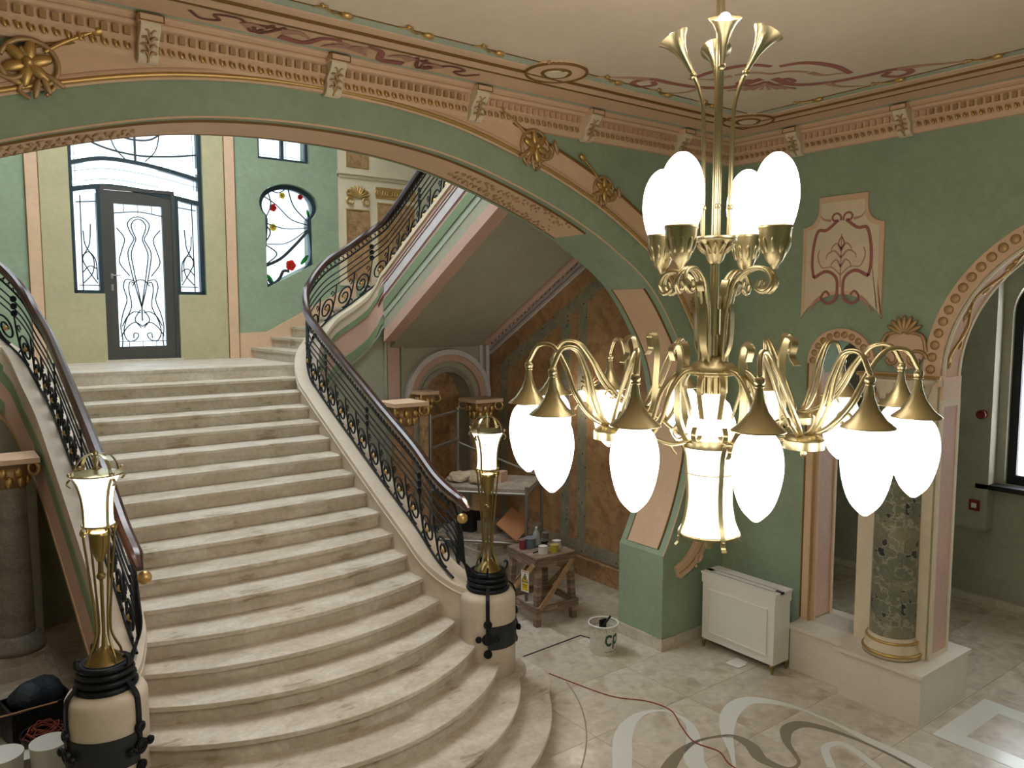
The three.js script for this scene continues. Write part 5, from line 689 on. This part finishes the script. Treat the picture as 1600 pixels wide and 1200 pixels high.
  mesh('base', cyl(.135, .135, .01, 30), mat.whitePlastic, bu); mesh('rim', new THREE.TorusGeometry(.162, .01, 8, 36).rotateX(Math.PI / 2).translate(0, .325, 0), mat.whitePlastic, bu); mesh('contents', cyl(.14, .14, .02, 30, 0, .24, 0), mat.dusty, bu);
  tag(mesh('trowel', [rod([5.77, .27, -6.05], [5.86, .4, -6.0], .012), box(.09, .12, .02, 5.8, .3, -6.06)], mat.dark), 'dark trowel sticking out of the white bucket', 'trowel');
  tag(mesh('power_cable', tube([[4.97, .006, -5.98], [5.05, .006, -5.6], [5.16, .006, -5.22], [5.36, .006, -4.95], [5.4, .006, -4.72], [5.25, .006, -4.45], [5.15, .006, -4.22], [5.2, .006, -4.0], [5.12, .006, -3.83], [5.1, .006, -3.5]], .006, 120, 6), mat.cable), 'thin red brown cable snaking over the marble floor', 'cable');
}
// ---------- clutter left of the stairs ----------
{
  const s = thing('scaffold', 'dark steel trestle scaffold standing by the left grey column', 'scaffold');
  for (const [a, b] of [[[.0, 0, -8.6], [-.12, 1.9, -8.8]], [[.35, 0, -9.9], [.3, 1.9, -9.9]], [[-.1, 0, -9.0], [.34, 1.5, -9.7]], [[-.3, 1.75, -8.7], [.4, 1.75, -9.8]], [[-.3, 1.5, -8.7], [.4, 1.5, -9.8]], [[-.3, .5, -8.7], [.4, .5, -9.8]]]) mesh('tube', rod(a, b, .018, 8), mat.ironFlat, s); mesh('plank', loft([1.4, 1.44].map((y) => [V(-.6, y, -9.2), V(.1, y, -8.9), V(.4, y, -9.6), V(-.3, y, -9.9)])), mat.dusty, s);
  const pt = thing('black_pot', 'black mixing pot on the left trestle plank', 'pot', [.02, 1.44, -9.3]); mesh('body', lathe([[0, 0], [.13, 0], [.16, .05], [.165, .2], [.155, .2], [.15, .05], [0, .03]], 26), mat.black, pt); mesh('rim', new THREE.TorusGeometry(.162, .008, 6, 26).rotateX(Math.PI / 2).translate(0, .2, 0), mat.black, pt);
  const cr = thing('tool_crate', 'black plastic tool crate with dark blue bag inside, left of the stairs', 'crate', [.62, 0, -7.85], .2); mesh('tray', [box(.5, .02, .4, 0, .02, 0), box(.5, .3, .02, 0, .16, .19), box(.5, .3, .02, 0, .16, -.19), box(.02, .3, .38, .24, .16, 0), box(.02, .3, .38, -.24, .16, 0)], mat.black, cr); for (let k = 0; k < 6; k++) mesh('rib', box(.02, .26, .012, -.2 + k * .08, .16, .204), mat.dark, cr);
  const g = new THREE.IcosahedronGeometry(.24, 3), p = g.attributes.position; for (let i = 0; i < p.count; i++) { const a = p.getX(i), b = p.getY(i), c = p.getZ(i), k = 1 + .16 * Math.sin(a * 14) * Math.cos(c * 13 + b * 9); p.setXYZ(i, a * k * .9, b * k * .6, c * k * .7); } g.computeVertexNormals(); tag(mesh('tool_bag', g.translate(.62, .34, -7.85), mat.blueBag), 'dark blue bag stuffed in the black crate', 'bag');
  const tub = (label, x, z, r, h, m, lid) => { const b = thing('paint_tub', label, 'tub', [x, 0, z]); mesh('body', lathe([[0, 0], [r * .88, 0], [r, h], [r * .96, h], [r * .86, .02], [0, .02]], 28), m, b); mesh(lid ? 'lid' : 'rim', lid ? cyl(r * 1.02, r * 1.02, .02, 28, 0, h, 0) : new THREE.TorusGeometry(r, .008, 6, 28).rotateX(Math.PI / 2).translate(0, h, 0), m, b); };
  tub('white lidded paint tub by the left newel', .62, -6.95, .14, .3, mat.whitePlastic, true); tub('white lidded paint tub farther from the left newel', .3, -7.0, .15, .28, mat.whitePlastic, true); tub('open black tub of tangled wire beside the crate', .62, -7.35, .17, .22, mat.black, false); tub('black bucket at the far left behind the tubs', .12, -8.1, .16, .28, mat.black, false);
  tag(mesh('white_carton', bx(.28, .66, .0, .16, -7.25, -7.08), mat.paper), 'long white carton between the paint tubs and wire tub', 'carton');
  { const w = []; for (let k = 0; k < 9; k++) { const c = [.62 + rr(-.03, .03), .2 + k * .008, -7.35 + rr(-.03, .03)], r = rr(.08, .14), a0 = rr(0, 6); w.push(tube(Array.from({ length: 10 }, (_, j) => [c[0] + r * Math.cos(a0 + j * .7), c[1] + .02 * Math.sin(j * 2 + k), c[2] + r * Math.sin(a0 + j * .7)]), .005, 40, 5)); } tag(mesh('wire_tangle', w, mat.cable), 'tangled red brown wire in the black tub', 'wire'); }
  tag(mesh('wooden_stick', rod([.2, .33, -7.6], [.75, .36, -7.55], .008), mat.paleWood), 'thin pale stick lying across the black crate', 'stick');
}
renderer.render(scene, camera);
